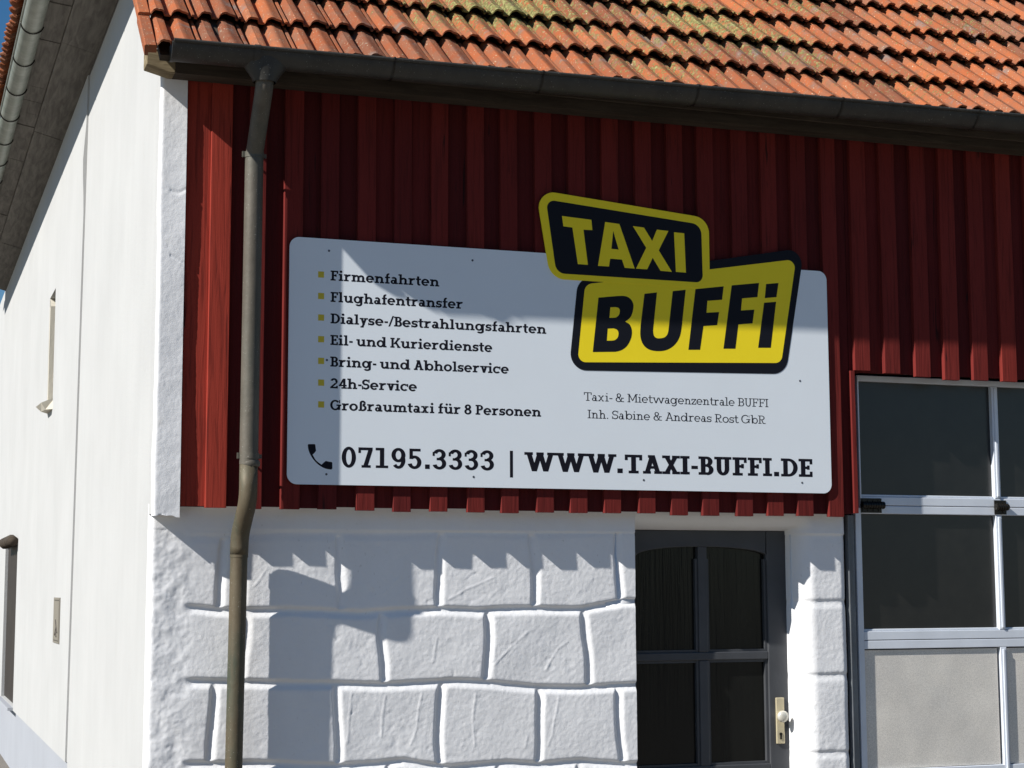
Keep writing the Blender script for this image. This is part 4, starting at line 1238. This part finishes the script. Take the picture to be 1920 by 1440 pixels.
        if ch == 'D':
            w = 0.76 + W * 0.3
            stem(S1, 0, 1); p.append(R(0, 0, w - 0.44, T)); p.append(R(0, 1 - T, w - 0.44, 1)); p.extend(A(w - 0.46, 0.5, 0.46, 0.5, -90, 90, W, T, 26)); return p, w + g
        if ch == 'B':
            w = 0.64 + W * 0.3
            stem(S1, 0, 1); c = w - 0.30
            for y in (0, 1 - T, 0.51 - T / 2): p.append(R(0 if y != 0.51 - T / 2 else S1, y, c + 0.02, y + T))
            p.extend(A(c - 0.01, 0.73, 0.28, 0.27, -90, 90, W, T)); p.extend(A(c, 0.28, 0.31, 0.28 + T * 0.1, -90, 90, W, T)); return p, w + g
        if ch in 'PR':
            w = 0.64 + W * 0.3
            c = w - 0.31
            stem(S1, 0, 1); foot(S1, 0, S1, S1 * 1.2 if ch == 'P' else S1); p.append(R(0, 1 - T, c + 0.02, 1)); p.append(R(S1, 0.44, c + 0.02, 0.44 + T)); p.extend(A(c, 0.72, 0.31, 0.28, -90, 90, W, T))
            if ch == 'R':
                p.append(D(w - 0.16 - W * 0.3, 0, c - W * 0.4, 0.46, W)); p.append(R(w - 0.16 - W * 0.3, 0, w + 0.10, T)); return p, w + 0.10 + g
            return p, w + g
        if ch == 'K':
            stem(S1, 0, 1); foot(S1, 0, S1, S1 * 0.8); foot(S1, 1 - T, S1, S1 * 0.8)
            x = S1 + W
            p.append(D(x - W * 0.2, 0.36, x + 0.40, 1, W)); p.append(D(x + 0.40, 0, x + 0.06, 0.60, W * 1.05)); p.append(R(x + 0.30, 1 - T, x + 0.58, 1)); p.append(R(x + 0.32, 0, x + 0.62, T)); return p, x + 0.62 + g * 0.6
        if ch == 'A':
            w = 0.80 + W * 0.4
            x = e * 0.6
            p.append(D(x, 0, w / 2 - W / 2, 1, W)); p.append(D(w - x - W, 0, w / 2 - W / 2, 1, W)); p.append(R(w * 0.25, 0.27, w * 0.75, 0.27 + T)); p.append(R(w * 0.27, 1 - T, w / 2, 1))
            p.append(R(0, 0, x + W + e * 0.7, T)); p.append(R(w - x - W - e * 0.7, 0, w, T)); return p, w + g * 0.3
        if ch == 'G':
            r = 0.42 + W * 0.15
            p.extend(A(r, 0.5, r, 0.52, 42, 335, W, T * 1.15, 30)); p.append(R(2 * r - W, 0.03, 2 * r - 0.01, 0.46)); p.append(R(2 * r - 0.34, 0.42, 2 * r + 0.08, 0.42 + T)); p.append(R(2 * r - W * 0.55, 0.70, 2 * r - 0.02, 1.0)); return p, 2 * r + 0.08 + g
        if ch == 'M':
            w = 1.0 + W * 0.5
            stem(e, 0, 1); stem(w - e - W, 0, 1); foot(e, 0, e, e * 0.7); foot(w - e - W, 0, e * 0.7, e); p.append(R(0, 1 - T, e + W, 1)); p.append(R(w - e - W, 1 - T, w, 1))
            p.append(D(w / 2 - W * 0.45, 0.18, e, 1, W * 0.95)); p.append(D(w / 2 - W * 0.5, 0.18, w - e - W, 1, W * 0.95)); return p, w + g
        if ch == 'W':
            hw = 0.31 + W * 0.25
            x = e * 0.7
            for k in range(2):
                o = x + k * (2 * hw - W)
                p.append(D(o + hw - W * 0.5, 0, o, 1, W)); p.append(D(o + hw - W * 0.5, 0, o + 2 * hw - W, 1, W))
            xe = x + 4 * hw - W
            p.append(R(0, 1 - T, x + W + e * 0.7, 1)); p.append(R(xe - W - e * 0.7, 1 - T, xe + e * 0.7, 1)); p.append(R(x + 2 * hw - W - e * 0.5, 1 - T, x + 2 * hw + e * 0.5, 1)); return p, xe + e * 0.7 - 0.01
        if ch == 'X':
            w = 0.72 + W * 0.5
            x = e * 0.6
            p.append(D(x, 0, w - x - W, 1, W)); p.append(D(w - x - W, 0, x, 1, W))
            for y in (0, 1 - T):
                p.append(R(0, y, x + W + e * 0.7, y + T)); p.append(R(w - x - W - e * 0.7, y, w, y + T))
            return p, w + g * 0.4
        if ch == 'U':
            w = 0.74 + W * 0.4
            stem(e, 0.35, 1); stem(w - e - W, 0.35, 1); foot(e, 1 - T, e, e * 0.7); foot(w - e - W, 1 - T, e * 0.7, e)
            rx = (w - 2 * e) / 2
            p.extend(A(w / 2, 0.36, rx, 0.375, 180, 360, W, T * 1.15, 24)); return p, w + g
        # figures, all on one width
        fw_ = 0.60 + W * 0.35
        r = fw_ / 2
        if ch == '0':
            p.extend(A(r, 0.5, r, 0.52, 0, 360, W, T * 1.2, 32)); return p, fw_ + g * 1.6
        if ch == '1':
            stem(r - W / 2, 0, 1); p.append(R(r - W / 2 - 0.19, 0, r + W / 2 + 0.19, T)); p.append(R(r - W / 2 - 0.20, 1 - T * 1.05, r, 1)); return p, fw_ + g * 1.6
        if ch == '2':
            p.extend(A(r, 0.69, r * 0.96, 0.32, -35, 165, W, T * 1.2)); p.append(D(0.02, T, r * 1.22, 0.54, W * 1.05)); p.append(R(0, 0, fw_, T * 1.1)); p.append(R(fw_ - T, 0, fw_, 0.26)); return p, fw_ + g * 1.6
        if ch == '3':
            p.extend(A(r, 0.735, r * 0.93, 0.275, -88, 165, W, T * 1.15)); p.extend(A(r, 0.285, r, 0.305, -165, 92, W, T * 1.15)); p.append(R(r * 0.62, 0.51 - T * 0.5, r * 1.1, 0.51 + T * 0.5)); p.append(R(0.01, 0.66, W * 0.55, 0.86)); return p, fw_ + g * 1.6
        if ch == '4':
            x = fw_ * 0.56
            stem(x, 0, 1); p.append(R(0, 0.24, fw_ + 0.02, 0.24 + T)); p.append(D(0.0, 0.28, x - 0.02, 1, W * 0.9)); p.append(R(x - 0.15, 0, x + W + 0.13, T)); return p, fw_ + g * 1.6
        if ch == '5':
            p.append(R(0.08, 0.48, 0.08 + W * 0.8, 1)); p.append(R(0.08, 1 - T * 1.1, fw_ * 0.92, 1)); p.extend(A(r * 0.96, 0.32, r, 0.34, -165, 130, W, T * 1.15, 24)); return p, fw_ + g * 1.6
        if ch == '7':
            p.append(R(0, 1 - T * 1.1, fw_, 1)); p.append(R(0, 0.72, T * 0.95, 1)); p.append(D(r * 0.62, 0, fw_ - W * 1.02, 1 - T, W * 1.02)); p.append(R(r * 0.45, 0, r * 0.62 + W + 0.17, T)); return p, fw_ + g * 1.6
        if ch == '8':
            p.extend(A(r, 0.75, r * 0.88, 0.265, 0, 360, W, T * 1.1, 28)); p.extend(A(r, 0.28, r, 0.30, 0, 360, W, T * 1.1, 28)); return p, fw_ + g * 1.6
        if ch == '9':
            p.extend(A(r, 0.66, r, 0.36, 0, 360, W, T * 1.15, 30)); p.extend(A(r, 0.40, r, 0.42, -140, 30, W, T * 1.15, 20)); return p, fw_ + g * 1.6
        if ch == '.':
            p.append(R(0.05, 0, 0.05 + W * 1.1, W * 1.1)); return p, 0.1 + W * 1.1 + g
        if ch == '-':
            p.append(R(0.03, 0.30, 0.34, 0.30 + T * 1.25)); return p, 0.37
        if ch == '/':
            p.append(D(0, -0.03, 0.36, 1.05, W * 0.75)); return p, 0.38 + W * 0.6
        if ch == '&':
            p.extend(A(0.33, 0.76, 0.22, 0.255, 0, 360, W * 0.95, T, 24)); p.extend(A(0.31, 0.27, 0.31, 0.29, 60, 330, W, T, 26)); p.append(D(0.58, 0, 0.12, 0.70, W * 1.1)); p.append(D(0.46, 0.08, 0.62, 0.46, W * 0.7)); p.append(R(0.54, 0.42, 0.84, 0.42 + T)); p.append(R(0.58, 0, 0.86, T)); return p, 0.86 + g
        return [], 0.3

def text_part(txt, x0, x1, zb, cap, font, name='lettering', track=0.0):
    pen, polys, word = 0.0, [], 0
    for ch in txt:
        ps, adv = font.glyph(ch)
        word += ch == ' '
        for q in ps:
            polys.append((word, [(x + pen, y) for x, y in q]))
        pen += adv + track
    xs = [x for _, q in polys for x, _ in q]
    a, b = min(xs), max(xs)
    k = (x1 - x0) / (b - a)
    for w in range(word + 1):                                   # one part per printed word
        mb = MB()
        for i, (wd, q) in enumerate(polys):
            if wd != w:
                continue
            pts = [(x0 + (x - a) * k, zb + y * cap) for x, y in q]
            ar = sum(pts[j][0] * pts[(j + 1) % len(pts)][1] - pts[(j + 1) % len(pts)][0] * pts[j][1] for j in range(len(pts)))
            if ar < 0:
                pts.reverse()
            yy = -0.0002 - 0.000006 * (i % 40)
            mb.add([(x, yy, z) for x, z in pts], [tuple(range(len(pts)))])
        mb.build(name, M_TXT, board)

BOLD = Font(0.205, 0.145, 0.70, 0.105)
BIG = Font(0.225, 0.145, 0.70, 0.11)
PHN = Font(0.205, 0.125, 0.70, 0.11)
LIGHT = Font(0.105, 0.085, 0.68, 0.115)
CAP = 0.0500
for k, (t, a, b) in enumerate((('Firmenfahrten', 0.2077, 0.7712), ('Flughafentransfer', 0.2087, 0.8974), ('Dialyse-/Bestrahlungsfahrten', 0.2095, 1.3490),
                               ('Eil- und Kurierdienste', 0.2095, 1.0541), ('Bring- und Abholservice', 0.2100, 1.1429), ('24h-Service', 0.2108, 0.6545), ('Großraumtaxi für 8 Personen', 0.2115, 1.3184))):
    text_part(t, a, b, 3.2634 - k * 0.1076, CAP, BOLD)
text_part('07195.3333', 0.2716, 1.0619, 2.3375, 0.1, PHN, track=0.03)
text_part('WWW.TAXI-BUFFI.DE', 1.2262, 2.8845, 2.3368, 0.0975, BIG)
lp_ = MB()
lp_.prism([(1.1478, 2.303), (1.1643, 2.303), (1.1643, 2.439), (1.1478, 2.439)], [], -0.0003, None)
lp_.build('divider', M_TXT, board)
text_part('Taxi- & Mietwagenzentrale BUFFI', 1.5559, 2.6248, 2.7086, 0.0440, LIGHT)
text_part('Inh. Sabine & Andreas Rost GbR', 1.5756, 2.6061, 2.6178, 0.0440, LIGHT)

# ================================================================ house on the other side of the road (seen only in the panes)
hs_ = thing('neighbour_house', 'beige house across the road, mirrored in the dark garage panes', 'house', (3, -30, 0))
M_HOUSE = m_plaster('house_plaster', (0.36, 0.32, 0.26), 0.6)
hb = MB()
hx0, hx1, hy0, hy1, he, hr = -9.0, 13.0, -34.0, -25.0, 5.4, 9.6
hm = (hy0 + hy1) / 2
hb.add([(hx0, hy0, 0), (hx1, hy0, 0), (hx1, hy1, 0), (hx0, hy1, 0), (hx0, hy0, he), (hx1, hy0, he), (hx1, hy1, he), (hx0, hy1, he), (hx0, hm, hr), (hx1, hm, hr)],
       [(0, 1, 5, 4), (2, 3, 7, 6), (1, 2, 6, 9, 5), (3, 0, 4, 8, 7)])
hb.build('wall', M_HOUSE, hs_)
hb = MB()
for ya, za, yb2, zb2 in ((hy1 + 0.5, he - 0.45, hm, hr + 0.05), (hy0 - 0.5, he - 0.45, hm, hr + 0.05)):
    hb.add([(hx0 - 0.4, ya, za), (hx1 + 0.4, ya, za), (hx1 + 0.4, yb2, zb2), (hx0 - 0.4, yb2, zb2), (hx0 - 0.4, ya, za + 0.2), (hx1 + 0.4, ya, za + 0.2), (hx1 + 0.4, yb2, zb2 + 0.2), (hx0 - 0.4, yb2, zb2 + 0.2)],
           [(3, 2, 1, 0), (4, 5, 6, 7), (0, 1, 5, 4), (1, 2, 6, 5), (3, 0, 4, 7)])
hb.build('roof', M_TILE, hs_)
for zc in (0.9, 3.3):
    for k in range(6):
        if zc < 1 and k == 2:
            continue
        hb = MB()
        xc = -7.5 + k * 3.6
        hb.box(xc, xc + 1.2, hy1, hy1 + 0.04, zc, zc + 1.35)
        w_ = hb.build('window', M_ALU, hs_)
        hb = MB()
        hb.box(xc + 0.08, xc + 0.57, hy1 + 0.041, hy1 + 0.05, zc + 0.08, zc + 1.27)
        hb.box(xc + 0.63, xc + 1.12, hy1 + 0.041, hy1 + 0.05, zc + 0.08, zc + 1.27)
        hb.build('pane', M_GGLASS, w_)
hb = MB()
hb.box(0.0, 1.1, hy1, hy1 + 0.05, 0.0, 2.1)
hb.build('door', M_BROWN, hs_)
